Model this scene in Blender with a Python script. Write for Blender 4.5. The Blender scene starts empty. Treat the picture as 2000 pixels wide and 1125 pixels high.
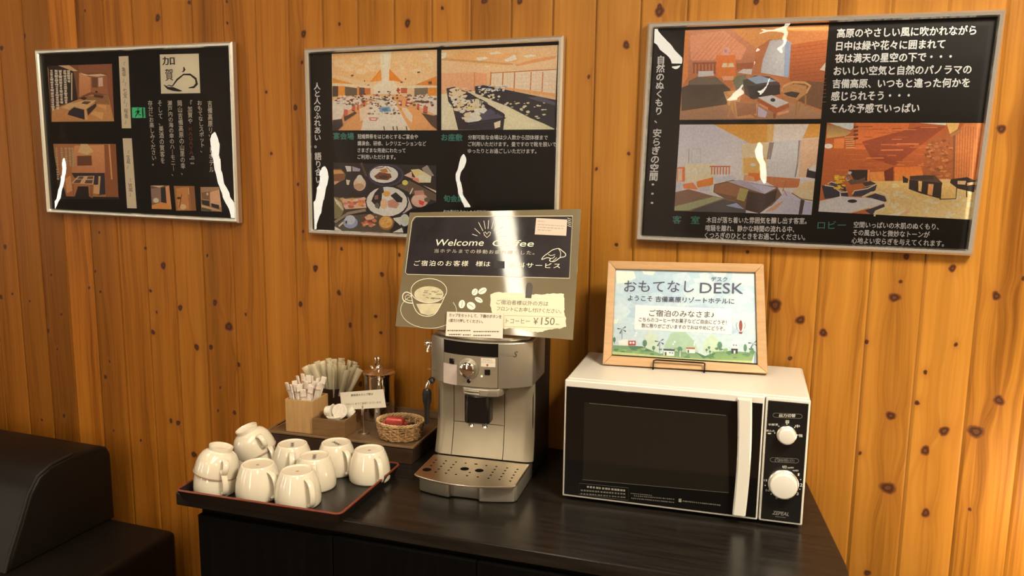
import bpy, bmesh, math, random
import numpy as np
from mathutils import Vector, Matrix
R_ = random.Random(7)
SC = bpy.context.scene
COL = SC.collection
rad = math.radians

# ------------------------------------------------------------------ camera
CAM = Vector((0.0, -1.9, 1.44)); FPX = 1601.6
YAW, PIT, ROL = rad(-19.572), rad(-9.0157), rad(-0.7093)
fw = Vector((math.sin(YAW)*math.cos(PIT), math.cos(YAW)*math.cos(PIT), math.sin(PIT)))
r0 = fw.cross(Vector((0, 0, 1))).normalized(); d0 = fw.cross(r0)
rt = math.cos(ROL)*r0 + math.sin(ROL)*d0
dn = -math.sin(ROL)*r0 + math.cos(ROL)*d0
cam = bpy.data.cameras.new('camera'); cam.sensor_width = 36; cam.lens = FPX/2000*36
cam.clip_start = 0.02
co = bpy.data.objects.new('camera', cam); COL.objects.link(co)
m = Matrix.Identity(4)
for i in range(3):
    m[i][0] = rt[i]; m[i][1] = -dn[i]; m[i][2] = -fw[i]; m[i][3] = CAM[i]
co.matrix_world = m
SC.camera = co

# ------------------------------------------------------------------ view + world + main lights
SC.view_settings.view_transform = 'Standard'; SC.view_settings.look = 'None'
SC.view_settings.exposure = 0.2; SC.view_settings.gamma = 1; SC.view_settings.use_curve_mapping = False
W = bpy.data.worlds.new('world'); SC.world = W; W.use_nodes = True
W.node_tree.nodes['Background'].inputs[0].default_value = (1.0, .72, .45, 1)
W.node_tree.nodes['Background'].inputs[1].default_value = .02
WARM = (1.0, .90, .70)
def area(name, loc, sx, sy, power, color=WARM, target=None):
    l = bpy.data.lights.new(name, 'AREA'); l.shape = 'RECTANGLE'; l.size = sx; l.size_y = sy
    l.energy = power; l.color = color
    o = bpy.data.objects.new(name, l); COL.objects.link(o); o.location = loc
    if target: o.rotation_euler = (Vector(target)-Vector(loc)).to_track_quat('-Z', 'Y').to_euler()
    return o
CEIL = 2.55
# unseen ceiling panels, the key first, then fill: (x, y, watts)
PANELS = [(.85, -1.25, 80), (-2.3, -.75, 1.5), (.9, -3.3, 10), (-2.6, -3.7, 3.5), (-4.9, -3.6, 3.5)]
for x, y, p in PANELS:
    area('ceiling_panel_lamp', (x, y, CEIL-.045), .56, .56, p)

# ------------------------------------------------------------------ materials
def lin(h):
    h = h.lstrip('#'); o = []
    for i in (0, 2, 4):
        c = int(h[i:i+2], 16)/255
        o.append(c/12.92 if c <= .04045 else ((c+.055)/1.055)**2.4)
    return o
MATS = {}
def mat(name, color=(.8, .8, .8), rough=.5, metal=0., spec=.5, bump=None, noise=None, coat=0., emit=None, trans=0., sheen=0.):
    """principled material; bump=(scale,strength); noise=(scale,amount) gives small colour variation"""
    if name in MATS: return MATS[name]
    if isinstance(color, str): color = lin(color)
    M = bpy.data.materials.new(name); M.use_nodes = True; nt = M.node_tree; b = nt.nodes['Principled BSDF']
    b.inputs['Base Color'].default_value = (*color, 1); b.inputs['Roughness'].default_value = rough
    b.inputs['Metallic'].default_value = metal; b.inputs['Specular IOR Level'].default_value = spec
    b.inputs['Coat Weight'].default_value = coat; b.inputs['Coat Roughness'].default_value = .08
    if trans: b.inputs['Transmission Weight'].default_value = trans
    if sheen: b.inputs['Sheen Weight'].default_value = sheen
    if emit: b.inputs['Emission Color'].default_value = (*emit[0], 1); b.inputs['Emission Strength'].default_value = emit[1]
    tc = nt.nodes.new('ShaderNodeTexCoord')
    if noise:
        n = nt.nodes.new('ShaderNodeTexNoise'); n.inputs['Scale'].default_value = noise[0]; n.inputs['Detail'].default_value = 4
        mp = nt.nodes.new('ShaderNodeMapping'); nt.links.new(tc.outputs['Object'], mp.inputs[0]); nt.links.new(mp.outputs[0], n.inputs['Vector'])
        if len(noise) > 2: mp.inputs['Scale'].default_value = noise[2]
        r = nt.nodes.new('ShaderNodeMapRange'); r.inputs[3].default_value = 1-noise[1]; r.inputs[4].default_value = 1+noise[1]
        r.inputs[1].default_value = .3; r.inputs[2].default_value = .7
        nt.links.new(n.outputs[0], r.inputs[0])
        v = nt.nodes.new('ShaderNodeVectorMath'); v.operation = 'SCALE'; v.inputs[0].default_value = color
        nt.links.new(r.outputs[0], v.inputs['Scale']); nt.links.new(v.outputs[0], b.inputs['Base Color'])
    if bump:
        n = nt.nodes.new('ShaderNodeTexNoise'); n.inputs['Scale'].default_value = bump[0]; n.inputs['Detail'].default_value = 3
        nt.links.new(tc.outputs['Object'], n.inputs['Vector'])
        bp = nt.nodes.new('ShaderNodeBump'); bp.inputs['Strength'].default_value = bump[1]; bp.inputs['Distance'].default_value = .002
        nt.links.new(n.outputs[0], bp.inputs['Height']); nt.links.new(bp.outputs[0], b.inputs['Normal'])
    MATS[name] = M
    return M

def mat_print(name, rough=.45, grain=.10, scale=260.):
    """paper print: colours come from the printed picture (colour attribute), with a little paper grain"""
    M = bpy.data.materials.new(name); M.use_nodes = True; nt = M.node_tree; b = nt.nodes['Principled BSDF']
    a = nt.nodes.new('ShaderNodeAttribute'); a.attribute_name = 'Col'
    n = nt.nodes.new('ShaderNodeTexNoise'); n.inputs['Scale'].default_value = scale; n.inputs['Detail'].default_value = 3
    tc = nt.nodes.new('ShaderNodeTexCoord'); nt.links.new(tc.outputs['Object'], n.inputs['Vector'])
    r = nt.nodes.new('ShaderNodeMapRange'); r.inputs[1].default_value = .3; r.inputs[2].default_value = .7
    r.inputs[3].default_value = 1-grain; r.inputs[4].default_value = 1+grain
    nt.links.new(n.outputs[0], r.inputs[0])
    v = nt.nodes.new('ShaderNodeVectorMath'); v.operation = 'SCALE'
    nt.links.new(a.outputs['Color'], v.inputs[0]); nt.links.new(r.outputs[0], v.inputs['Scale'])
    nt.links.new(v.outputs[0], b.inputs['Base Color']); b.inputs['Roughness'].default_value = rough
    MATS[name] = M
    return M

def mat_glaze(name, ior=1.45, rough=.02, tint=(1, 1, 1)):
    """thin clear acrylic / glass sheet"""
    M = bpy.data.materials.new(name); M.use_nodes = True; nt = M.node_tree; nt.nodes.clear()
    o = nt.nodes.new('ShaderNodeOutputMaterial'); mx = nt.nodes.new('ShaderNodeMixShader')
    t = nt.nodes.new('ShaderNodeBsdfTransparent'); t.inputs[0].default_value = (*tint, 1)
    g = nt.nodes.new('ShaderNodeBsdfGlossy'); g.inputs['Roughness'].default_value = rough
    f = nt.nodes.new('ShaderNodeFresnel'); f.inputs[0].default_value = ior
    nt.links.new(f.outputs[0], mx.inputs[0]); nt.links.new(t.outputs[0], mx.inputs[1]); nt.links.new(g.outputs[0], mx.inputs[2])
    nt.links.new(mx.outputs[0], o.inputs[0])
    MATS[name] = M
    return M

def mat_wood(name, c1, c2, scale=(14, 14, 1.2), rough=.45, axis_noise=6., coat=0., spec=.5, bump=.1):
    """plain grained wood in object coordinates; scale is the stretch per axis"""
    if name in MATS: return MATS[name]
    if isinstance(c1, str): c1 = lin(c1)
    if isinstance(c2, str): c2 = lin(c2)
    M = bpy.data.materials.new(name); M.use_nodes = True; nt = M.node_tree; b = nt.nodes['Principled BSDF']
    tc = nt.nodes.new('ShaderNodeTexCoord'); mp = nt.nodes.new('ShaderNodeMapping'); mp.inputs['Scale'].default_value = scale
    nt.links.new(tc.outputs['Object'], mp.inputs[0])
    n = nt.nodes.new('ShaderNodeTexNoise'); n.inputs['Scale'].default_value = axis_noise; n.inputs['Detail'].default_value = 6
    n.inputs['Roughness'].default_value = .65; nt.links.new(mp.outputs[0], n.inputs['Vector'])
    r = nt.nodes.new('ShaderNodeValToRGB'); r.color_ramp.elements[0].position = .32; r.color_ramp.elements[1].position = .68
    r.color_ramp.elements[0].color = (*c1, 1); r.color_ramp.elements[1].color = (*c2, 1)
    nt.links.new(n.outputs[0], r.inputs[0]); nt.links.new(r.outputs[0], b.inputs['Base Color'])
    b.inputs['Roughness'].default_value = rough; b.inputs['Coat Weight'].default_value = coat; b.inputs['Specular IOR Level'].default_value = spec
    bp = nt.nodes.new('ShaderNodeBump'); bp.inputs['Strength'].default_value = bump; bp.inputs['Distance'].default_value = .001
    nt.links.new(n.outputs[0], bp.inputs['Height']); nt.links.new(bp.outputs[0], b.inputs['Normal'])
    MATS[name] = M
    return M

# ------------------------------------------------------------------ geometry helpers
def ray(x, y):
    return ((x-1000)/FPX*rt + (y-562.5)/FPX*dn + fw)
def onY(x, y, Y=0.):
    d = ray(x, y); return CAM + d*((Y-CAM.y)/d.y)
def onZ(x, y, Z):
    d = ray(x, y); return CAM + d*((Z-CAM.z)/d.z)
def onP(x, y, p0, n):
    d = ray(x, y); return CAM + d*(n.dot(p0-CAM)/n.dot(d))

class MB:
    """collects shapes; build() links them as ONE mesh object"""
    def __init__(s, M=None): s.v = []; s.f = []; s.m = []; s.c = {}; s.M = M; s.flat = set()
    def add(s, vs, fs, mi=0, M=None, cols=None):
        b = len(s.v)
        for i, p in enumerate(vs):
            p = Vector(p)
            if M is not None: p = M @ p
            s.v.append(p)
            if cols is not None: s.c[b+i] = cols[i] if isinstance(cols, list) else cols
        for f in fs: s.f.append([b+i for i in f]); s.m.append(mi)
        return s
    def addbm(s, bm, mi=0, M=None, nflat=0):
        bm.verts.ensure_lookup_table(); bm.verts.index_update()
        if nflat:                                             # the big plane faces stay flat between their rounded edges
            ar = [f.calc_area() for f in bm.faces]; b0 = len(s.f)
            s.flat |= {b0+i for i in sorted(range(len(ar)), key=lambda i: -ar[i])[:nflat]}
        s.add([v.co.copy() for v in bm.verts], [[v.index for v in f.verts] for f in bm.faces], mi, M); bm.free(); return s
    def box(s, lo, hi, mi=0, bev=0., seg=2, M=None):
        bm = bmesh.new(); bmesh.ops.create_cube(bm, size=1)
        lo = Vector(lo); hi = Vector(hi)
        for v in bm.verts: v.co = Vector([(lo[i]+hi[i])/2 + v.co[i]*(hi[i]-lo[i]) for i in range(3)])
        if bev: bmesh.ops.bevel(bm, geom=list(bm.edges), offset=bev, segments=seg, profile=.5, affect='EDGES')
        return s.addbm(bm, mi, M, 6)
    def prism(s, poly, z0, z1, mi=0, bev=0., M=None, seg=2):
        """poly in xy, extruded z0..z1"""
        bm = bmesh.new(); n = len(poly)
        a = [bm.verts.new((*p[:2], z0)) for p in poly]; b = [bm.verts.new((*p[:2], z1)) for p in poly]
        bm.faces.new(a[::-1]); bm.faces.new(b)
        for i in range(n): bm.faces.new((a[i], a[(i+1) % n], b[(i+1) % n], b[i]))
        bmesh.ops.recalc_face_normals(bm, faces=bm.faces)
        if bev: bmesh.ops.bevel(bm, geom=list(bm.edges), offset=bev, segments=seg, profile=.5, affect='EDGES')
        return s.addbm(bm, mi, M, 2 + (n if n <= 8 else 0))
    def hexa(s, p, mi=0, bev=0., M=None, seg=2):
        """8 corners: 4 bottom (ccw from above), 4 top"""
        bm = bmesh.new(); v = [bm.verts.new(q) for q in p]
        for f in ((3, 2, 1, 0), (4, 5, 6, 7), (0, 1, 5, 4), (1, 2, 6, 5), (2, 3, 7, 6), (3, 0, 4, 7)): bm.faces.new([v[i] for i in f])
        bmesh.ops.recalc_face_normals(bm, faces=bm.faces)
        if bev: bmesh.ops.bevel(bm, geom=list(bm.edges), offset=bev, segments=seg, profile=.5, affect='EDGES')
        return s.addbm(bm, mi, M, 6)
    def lathe(s, prof, n=32, mi=0, M=None, close=False):
        vs = []; fs = []; k = len(prof)
        for i in range(n):
            a = 2*math.pi*i/n
            for r, z in prof: vs.append((r*math.cos(a), r*math.sin(a), z))
        for i in range(n):
            j = (i+1) % n
            for q in range(k-1 + (1 if close else 0)):
                q2 = (q+1) % k; fs.append((i*k+q, j*k+q, j*k+q2, i*k+q2))
        bm = bmesh.new(); bv = [bm.verts.new(v) for v in vs]
        for f in fs:
            try: bm.faces.new([bv[i] for i in f])
            except Exception: pass
        bmesh.ops.remove_doubles(bm, verts=bm.verts, dist=1e-6)
        bmesh.ops.recalc_face_normals(bm, faces=bm.faces)
        return s.addbm(bm, mi, M)
    def tube(s, pts, r, n=10, mi=0, M=None, closed=False, flat=1., up=None):
        pts = [Vector(p) for p in pts]; k = len(pts); vs = []; fs = []
        rr = r if isinstance(r, (list, tuple)) else [r]*k
        prev = None
        for i in range(k):
            if closed: t = pts[(i+1) % k]-pts[i-1]
            else: t = pts[min(i+1, k-1)]-pts[max(i-1, 0)]
            t.normalize()
            if up is not None: a = Vector(up)
            elif prev is None: a = Vector((0, 0, 1)) if abs(t.z) < .9 else Vector((1, 0, 0))
            else: a = prev
            a = (a - t*a.dot(t)).normalized(); prev = a; b = t.cross(a)
            for j in range(n):
                w = 2*math.pi*j/n
                vs.append(pts[i] + a*(math.cos(w)*rr[i]*flat) + b*(math.sin(w)*rr[i]))
        for i in range(k if closed else k-1):
            i2 = (i+1) % k
            for j in range(n): fs.append((i*n+j, i*n+(j+1) % n, i2*n+(j+1) % n, i2*n+j))
        if not closed: fs.append(tuple(range(n))[::-1]); fs.append(tuple((k-1)*n+j for j in range(n)))
        return s.add(vs, fs, mi, M)
    def cyl(s, c, r, z0, z1, n=24, mi=0, bev=0., M=None):
        c = Vector((*c, 0)) if len(c) == 2 else Vector(c)
        T = Matrix.Translation(c); pr = [(0, z0), (r-bev, z0), (r, z0+bev), (r, z1-bev), (r-bev, z1), (0, z1)]
        return s.lathe(pr, n, mi, (M @ T) if M is not None else T)
    def build(s, name, mats, parent=None, sharp=40, local=True, M=None):
        if not isinstance(mats, (list, tuple)): mats = [mats]
        me = bpy.data.meshes.new(name)
        inv = None
        if not local and parent is not None: inv = parent['_M'].inverted() if isinstance(parent, dict) else PM[parent.name].inverted()
        vs = [inv @ v if inv else v for v in s.v]
        me.from_pydata([tuple(v) for v in vs], [], s.f)
        for q in mats: me.materials.append(q)
        me.polygons.foreach_set('material_index', s.m)
        if s.c:
            at = me.color_attributes.new('Col', 'FLOAT_COLOR', 'POINT')
            arr = np.ones((len(s.v), 4), dtype=np.float32)
            for i, c in s.c.items(): arr[i, :3] = c
            at.data.foreach_set('color', arr.ravel())
        me.set_sharp_from_angle(angle=rad(sharp))
        me.polygons.foreach_set('use_smooth', [i not in s.flat for i in range(len(me.polygons))])
        me.update()
        o = bpy.data.objects.new(name, me); COL.objects.link(o)
        if parent is not None:
            o.parent = parent
            if parent.name in PM: PM[o.name] = PM[parent.name]
        return o
PM = {}
def thing(name, label, cat, loc=(0, 0, 0), rz=0., group=None, rot=None):
    o = bpy.data.objects.new(name, None); COL.objects.link(o); o.empty_display_size = .05
    o.location = loc
    E = Matrix.Rotation(rz, 4, 'Z') if rot is None else rot.to_4x4()
    o.rotation_euler = E.to_euler()
    PM[o.name] = Matrix.Translation(Vector(loc)) @ E
    return tag(o, label, cat, group)
def tag(o, label=None, cat=None, group=None, kind=None):
    if label: o['label'] = label
    if cat: o['category'] = cat
    if group: o['group'] = group
    if kind: o['kind'] = kind
    return o
def struct(o): o['kind'] = 'structure'; return o
def copy_thing(root, loc, rz, label, M=None):
    r = root.copy(); COL.objects.link(r); r['label'] = label
    if M is not None: r.matrix_basis = M
    else: r.location = loc; r.rotation_euler = (0, 0, rz)
    for ch in root.children:
        c = ch.copy(); COL.objects.link(c); c.parent = r
        for g in ch.children:
            d = g.copy(); COL.objects.link(d); d.parent = c
    return r

_tc = {}
def glyphs(body, bold=0., gap=1., shear=0., leading=1.0, align='LEFT'):
    key = (body, bold, gap, shear, leading, align)
    if key in _tc: return _tc[key]
    cu = bpy.data.curves.new('lettering', 'FONT'); cu.body = body; cu.size = 1; cu.resolution_u = 3
    cu.offset = bold; cu.space_character = gap; cu.shear = shear; cu.space_line = leading; cu.align_x = align
    o = bpy.data.objects.new('lettering', cu); COL.objects.link(o)
    dg = bpy.context.evaluated_depsgraph_get(); dg.update()
    me = bpy.data.meshes.new_from_object(o.evaluated_get(dg))
    vs = [v.co.copy() for v in me.vertices]; fs = [list(p.vertices) for p in me.polygons]
    bpy.data.objects.remove(o); bpy.data.curves.remove(cu); bpy.data.meshes.remove(me)
    _tc[key] = (vs, fs)
    return vs, fs

class Plane:
    """a flat surface in the place: p0, unit right u, unit up v, outward normal n"""
    def __init__(s, p0, u, v):
        s.p0 = Vector(p0); s.u = Vector(u).normalized(); s.v = Vector(v).normalized(); s.n = s.u.cross(s.v).normalized()
    def at(s, x, y, off=0.):
        return onP(x, y, s.p0 + s.n*off, s.n)
    def uv(s, x, y):
        q = s.at(x, y)-s.p0; return q.dot(s.u), q.dot(s.v)
    def pt(s, a, b, off=0.): return s.p0 + s.u*a + s.v*b + s.n*off
    def text(s, mb, body, bl, br, h, off=.0008, bold=0., mi=0, gap=1., col=None, shear=0.):
        """one written line; bl, br: ends of its baseline, h: its height (picture units)"""
        vs, fs = glyphs(body, 0., gap, shear)
        if not vs: return
        A = s.at(*bl); B = s.at(*br); C = s.at(bl[0], bl[1]-h); hh = (C-A).dot(s.v)
        x0 = min(v.x for v in vs); x1 = max(v.x for v in vs); y0 = min(v.y for v in vs); y1 = max(v.y for v in vs)
        out = [A + (B-A)*((v.x-x0)/(x1-x0)) + s.v*(hh*(v.y-y0)/(y1-y0)) + s.n*off for v in vs]
        s.heavy(mb, out, fs, mi, col, bold*hh)
    def heavy(s, mb, out, fs, mi, col, b):
        """heavier lettering: the same strokes struck again a hair to the side"""
        if b <= 0: mb.add(out, fs, mi, cols=col); return
        for i, (du, dv) in enumerate(((-1, 0), (1, 0), (0, 1), (0, -1))):
            d = s.u*(du*b) + s.v*(dv*b) + s.n*(i*4e-6); mb.add([p+d for p in out], fs, mi, cols=col)
    def vtext(s, mb, body, top, bot, w, off=.0008, bold=0., mi=0, col=None):
        """vertical writing from top to bottom (centres), w = character width"""
        body = '\n'.join('｜' if c == 'ー' else c for c in body)
        vs, fs = glyphs(body, 0., 1., 0., .98, 'CENTER')
        if not vs: return
        T = s.at(*top); B = s.at(*bot); ww = (s.at(top[0]+w, top[1])-T).dot(s.u)
        x0 = min(v.x for v in vs); x1 = max(v.x for v in vs); y0 = min(v.y for v in vs); y1 = max(v.y for v in vs)
        out = [B + (T-B)*((v.y-y0)/(y1-y0)) + s.u*(ww*((v.x-x0)/(x1-x0)-.5)) + s.n*off for v in vs]
        s.heavy(mb, out, fs, mi, col, bold*ww)
    def poly(s, mb, pts, off=.0004, mi=0, cols=None):
        mb.add([s.at(*p, 0) + s.n*off for p in pts], [list(range(len(pts)))[::-1]], mi, cols=cols)
    def stroke(s, mb, pts, w, off=.0006, mi=0, col=None, closed=False):
        """brush / pen line of width w (picture units, or a list)"""
        P = [s.at(*p) for p in pts]; k = len(P)
        sc = (s.at(pts[0][0]+10, pts[0][1])-P[0]).length/10
        ws = w if isinstance(w, (list, tuple)) else [w]*k
        vs = []
        for i in range(k):
            t = (P[(i+1) % k]-P[i-1]) if closed else (P[min(i+1, k-1)]-P[max(i-1, 0)])
            b = s.n.cross(t).normalized()*(ws[i]*sc/2)
            vs += [P[i]-b+s.n*off, P[i]+b+s.n*off]
        fs = [(2*i, 2*((i+1) % k), 2*((i+1) % k)+1, 2*i+1) for i in range(k if closed else k-1)]
        mb.add(vs, fs, mi, cols=col)
    def dot(s, mb, c, rx, ry, off=.0006, mi=0, col=None, n=20, rot=0.):
        pts = []
        for i in range(n):
            a = 2*math.pi*i/n; x = rx*math.cos(a); y = ry*math.sin(a)
            pts.append((c[0]+x*math.cos(rot)-y*math.sin(rot), c[1]+x*math.sin(rot)+y*math.cos(rot)))
        s.poly(mb, pts[::-1] if False else pts, off, mi, col)
    def slab(s, mb, quad, z0, z1, mi=0, bev=0.):
        """quad (TL,TR,BR,BL in picture units) as a slab between two offsets"""
        P = [s.at(*q) for q in quad]
        b = [P[3], P[2], P[1], P[0]]
        mb.hexa([q + s.n*z0 for q in b] + [q + s.n*z1 for q in b], mi, bev)

TINT = (1.0, .90, .72)
GAIN = 1.55
def ink(h, k=1.0):
    """printed colour: what the hex looks like under the hall's warm lamps -> pigment"""
    c = lin(h); q = [GAIN*k*c[i]/TINT[i] for i in range(3)]; f = min(1., .90/max(max(q), 1e-6)); return tuple(f*v for v in q)

def trim(poly, quad):
    """cut a patch at the straight edges of a convex print"""
    ar = sum(quad[i-1][0]*quad[i][1]-quad[i][0]*quad[i-1][1] for i in range(len(quad))); sg = 1 if ar > 0 else -1
    for i in range(len(quad)):
        a, b = quad[i-1], quad[i]; f = lambda p: sg*((b[0]-a[0])*(p[1]-a[1])-(b[1]-a[1])*(p[0]-a[0])); out = []
        for j in range(len(poly)):
            p, q = poly[j-1], poly[j]; fp, fq = f(p), f(q)
            if (fp >= 0) != (fq >= 0): t = fp/(fp-fq); out.append((p[0]+(q[0]-p[0])*t, p[1]+(q[1]-p[1])*t))
            if fq >= 0: out.append(q)
        poly = out
        if len(poly) < 3: return []
    return poly
def smooth(pts, closed=True, n=5):
    """rounded line through hand-set points"""
    k = len(pts); out = []
    for i in range(k if closed else k-1):
        p0, p1, p2, p3 = (pts[(i-1) % k] if closed or i else pts[0]), pts[i], pts[(i+1) % k], (pts[(i+2) % k] if closed or i+2 < k else pts[-1])
        for j in range(n):
            t = j/n; out.append(tuple(.5*(2*p1[c]+(p2[c]-p0[c])*t+(2*p0[c]-5*p1[c]+4*p2[c]-p3[c])*t*t+(3*p1[c]-p0[c]-3*p2[c]+p3[c])*t**3) for c in (0, 1)))
    if not closed: out.append(pts[-1])
    return out

class Print:
    """a printed picture painted in layers on a plane; coordinates are those of a view of the print (ox, oy, zoom)"""
    def __init__(s, plane, ox, oy, zoom, off=.0004):
        s.p = plane; s.o = (ox, oy); s.z = zoom; s.mb = MB(); s.k = off; s.gain = 1.0; s.clip = None
    def w(s, q): return (s.o[0]+q[0]/s.z, s.o[1]+q[1]/s.z)
    def P(s, col, *pts):
        pts = [(pts[i], pts[i+1]) for i in range(0, len(pts), 2)]
        ys = [p[1] for p in pts]; y0, y1 = min(ys), max(ys)
        if s.clip is None: s.clip = pts                       # the first patch is the whole print: nothing runs over its edge
        else: pts = trim(pts, s.clip)
        if len(pts) < 3: return
        s.k += .000004
        if '>' in col:
            a, b = col.split('>'); a = ink(a, s.gain); b = ink(b, s.gain)
            cols = [tuple(a[i]+(b[i]-a[i])*(p[1]-y0)/(y1-y0) for i in range(3)) for p in pts]
        else: cols = ink(col, s.gain)
        s.p.poly(s.mb, [s.w(q) for q in pts], s.k, 0, cols)
    def B(s, col, x0, y0, x1, y1): s.P(col, x0, y0, x1, y0, x1, y1, x0, y1)
    def E(s, col, cx, cy, rx, ry, rot=0.):
        q = []
        for i in range(20):
            a = 2*math.pi*i/20; x = rx*math.cos(a); y = ry*math.sin(a)
            q += [cx+x*math.cos(rot)-y*math.sin(rot), cy+x*math.sin(rot)+y*math.cos(rot)]
        s.P(col, *q)
    def L(s, col, w, *pts):
        s.k += .000004
        s.p.stroke(s.mb, [s.w((pts[i], pts[i+1])) for i in range(0, len(pts), 2)], w/s.z, s.k, 0, ink(col, s.gain))
    def scatter(s, cols, n, x0, y0, x1, y1, a, b, seed=1):
        rr = random.Random(seed)
        for _ in range(n):
            x = rr.uniform(x0, x1); y = rr.uniform(y0, y1); w = rr.uniform(a, b); h = w*rr.uniform(.3, .8); q = rr.uniform(-.3, .3)
            s.P(rr.choice(cols), x-w, y-h*.5, x+w*.4, y-h, x+w, y+h*q, x+w*.2, y+h, x-w*.7, y+h*.7)

# ------------------------------------------------------------------ the hall: floor, ceiling, walls
XL, XR, YF = -6.6, 2.4, -4.7
def mat_wall():
    M = bpy.data.materials.new('varnished_pine_boards'); M.use_nodes = True; nt = M.node_tree; b = nt.nodes['Principled BSDF']; N = nt.nodes.new; L = nt.links.new
    tc = N('ShaderNodeTexCoord'); k = N('ShaderNodeAttribute'); k.attribute_name = 'knots'; t = N('ShaderNodeAttribute'); t.attribute_name = 'Col'
    sk = N('ShaderNodeSeparateColor'); L(k.outputs['Color'], sk.inputs[0])
    st = N('ShaderNodeSeparateColor'); L(t.outputs['Color'], st.inputs[0])
    sx = N('ShaderNodeSeparateXYZ'); L(tc.outputs['Object'], sx.inputs[0])
    def mth(op, a, b_=None, c=None):
        n = N('ShaderNodeMath'); n.operation = op
        for i, q in enumerate((a, b_, c)):
            if q is None: continue
            if isinstance(q, (int, float)): n.inputs[i].default_value = q
            else: L(q, n.inputs[i])
        return n.outputs[0]
    warp = mth('MULTIPLY', mth('SUBTRACT', sk.outputs[2], .5), .1)
    gx = mth('ADD', sx.outputs[0], warp)
    # slow sideways drift of the grain along the board
    dr = N('ShaderNodeTexNoise'); dr.inputs['Scale'].default_value = 1.0; dr.inputs['Detail'].default_value = 2
    cv = N('ShaderNodeCombineXYZ'); L(mth('MULTIPLY', sx.outputs[0], 3.), cv.inputs[0]); L(mth('MULTIPLY', sx.outputs[2], 1.3), cv.inputs[2]); L(mth('MULTIPLY', st.outputs[1], 40.), cv.inputs[1])
    L(cv.outputs[0], dr.inputs['Vector'])
    gx2 = mth('ADD', gx, mth('MULTIPLY', mth('SUBTRACT', dr.outputs[0], .5), .05))
    def grain(sxx, szz, det):
        c = N('ShaderNodeCombineXYZ'); L(mth('MULTIPLY', gx2, sxx), c.inputs[0]); L(mth('MULTIPLY', st.outputs[1], 31.), c.inputs[1]); L(mth('MULTIPLY', sx.outputs[2], szz), c.inputs[2])
        n = N('ShaderNodeTexNoise'); n.inputs['Scale'].default_value = 1.; n.inputs['Detail'].default_value = det; n.inputs['Roughness'].default_value = .6
        L(c.outputs[0], n.inputs['Vector']); return n.outputs[0]
    g1 = grain(34, .9, 3); g2 = grain(160, 3.0, 4); g3 = grain(9, .35, 2)
    s = mth('ADD', mth('ADD', mth('MULTIPLY', g1, .5), mth('MULTIPLY', g2, .36)), mth('MULTIPLY', g3, .5))
    rp = N('ShaderNodeValToRGB'); e = rp.color_ramp.elements
    e[0].position = .47; e[0].color = (.155, .053, .0062, 1); e[1].position = .90; e[1].color = (.425, .188, .030, 1)
    q = rp.color_ramp.elements.new(.66); q.color = (.335, .136, .0185, 1)
    L(s, rp.inputs[0])
    # board tone
    v = N('ShaderNodeVectorMath'); v.operation = 'SCALE'; L(rp.outputs[0], v.inputs[0]); L(mth('MULTIPLY', st.outputs[0], 1.0), v.inputs['Scale'])
    hu = N('ShaderNodeCombineXYZ'); hu.inputs[0].default_value = 1.; L(mth('SUBTRACT', 1., mth('MULTIPLY', st.outputs[2], .17)), hu.inputs[1]); L(mth('SUBTRACT', 1., mth('MULTIPLY', st.outputs[2], .4)), hu.inputs[2])
    vh = N('ShaderNodeVectorMath'); vh.operation = 'MULTIPLY'; L(v.outputs[0], vh.inputs[0]); L(hu.outputs[0], vh.inputs[1])
    m1 = N('ShaderNodeMix'); m1.data_type = 'RGBA'; L(mth('MULTIPLY', sk.outputs[1], .42), m1.inputs['Factor']); L(vh.outputs[0], m1.inputs['A']); m1.inputs['B'].default_value = (.24, .085, .018, 1)
    wob = N('ShaderNodeTexNoise'); wob.inputs['Scale'].default_value = 130.; wob.inputs['Detail'].default_value = 2; L(tc.outputs['Object'], wob.inputs['Vector'])
    dd = mth('ADD', mth('MULTIPLY', sk.outputs[0], 4.), mth('MULTIPLY', mth('SUBTRACT', wob.outputs[0], .5), .45))
    kr = N('ShaderNodeValToRGB'); ke = kr.color_ramp.elements
    ke[0].position = .0; ke[0].color = (.030, .012, .006, 1); ke[1].position = .30; ke[1].color = (.15, .050, .013, 1)
    k5 = kr.color_ramp.elements.new(.07); k5.color = (.115, .042, .014, 1); k6 = kr.color_ramp.elements.new(.13); k6.color = (.045, .016, .007, 1)
    k3 = kr.color_ramp.elements.new(.19); k3.color = (.060, .020, .008, 1); k4 = kr.color_ramp.elements.new(.235); k4.color = (.13, .042, .012, 1)
    L(mth('MULTIPLY', dd, .25), kr.inputs[0])
    ks = N('ShaderNodeMapRange'); ks.interpolation_type = 'SMOOTHSTEP'; ks.inputs[1].default_value = .95; ks.inputs[2].default_value = 1.35; ks.inputs[3].default_value = 1.; ks.inputs[4].default_value = 0.
    L(dd, ks.inputs[0])
    m2 = N('ShaderNodeMix'); m2.data_type = 'RGBA'; L(ks.outputs[0], m2.inputs['Factor']); L(m1.outputs['Result'], m2.inputs['A']); L(kr.outputs[0], m2.inputs['B'])
    L(m2.outputs['Result'], b.inputs['Base Color'])
    b.inputs['Roughness'].default_value = .40; b.inputs['Specular IOR Level'].default_value = .14
    bp = N('ShaderNodeBump'); bp.inputs['Strength'].default_value = .12; bp.inputs['Distance'].default_value = .002; L(g2, bp.inputs['Height']); L(bp.outputs[0], b.inputs['Normal'])
    return M
PITCH, OFF = .103402, -2.237417
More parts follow.
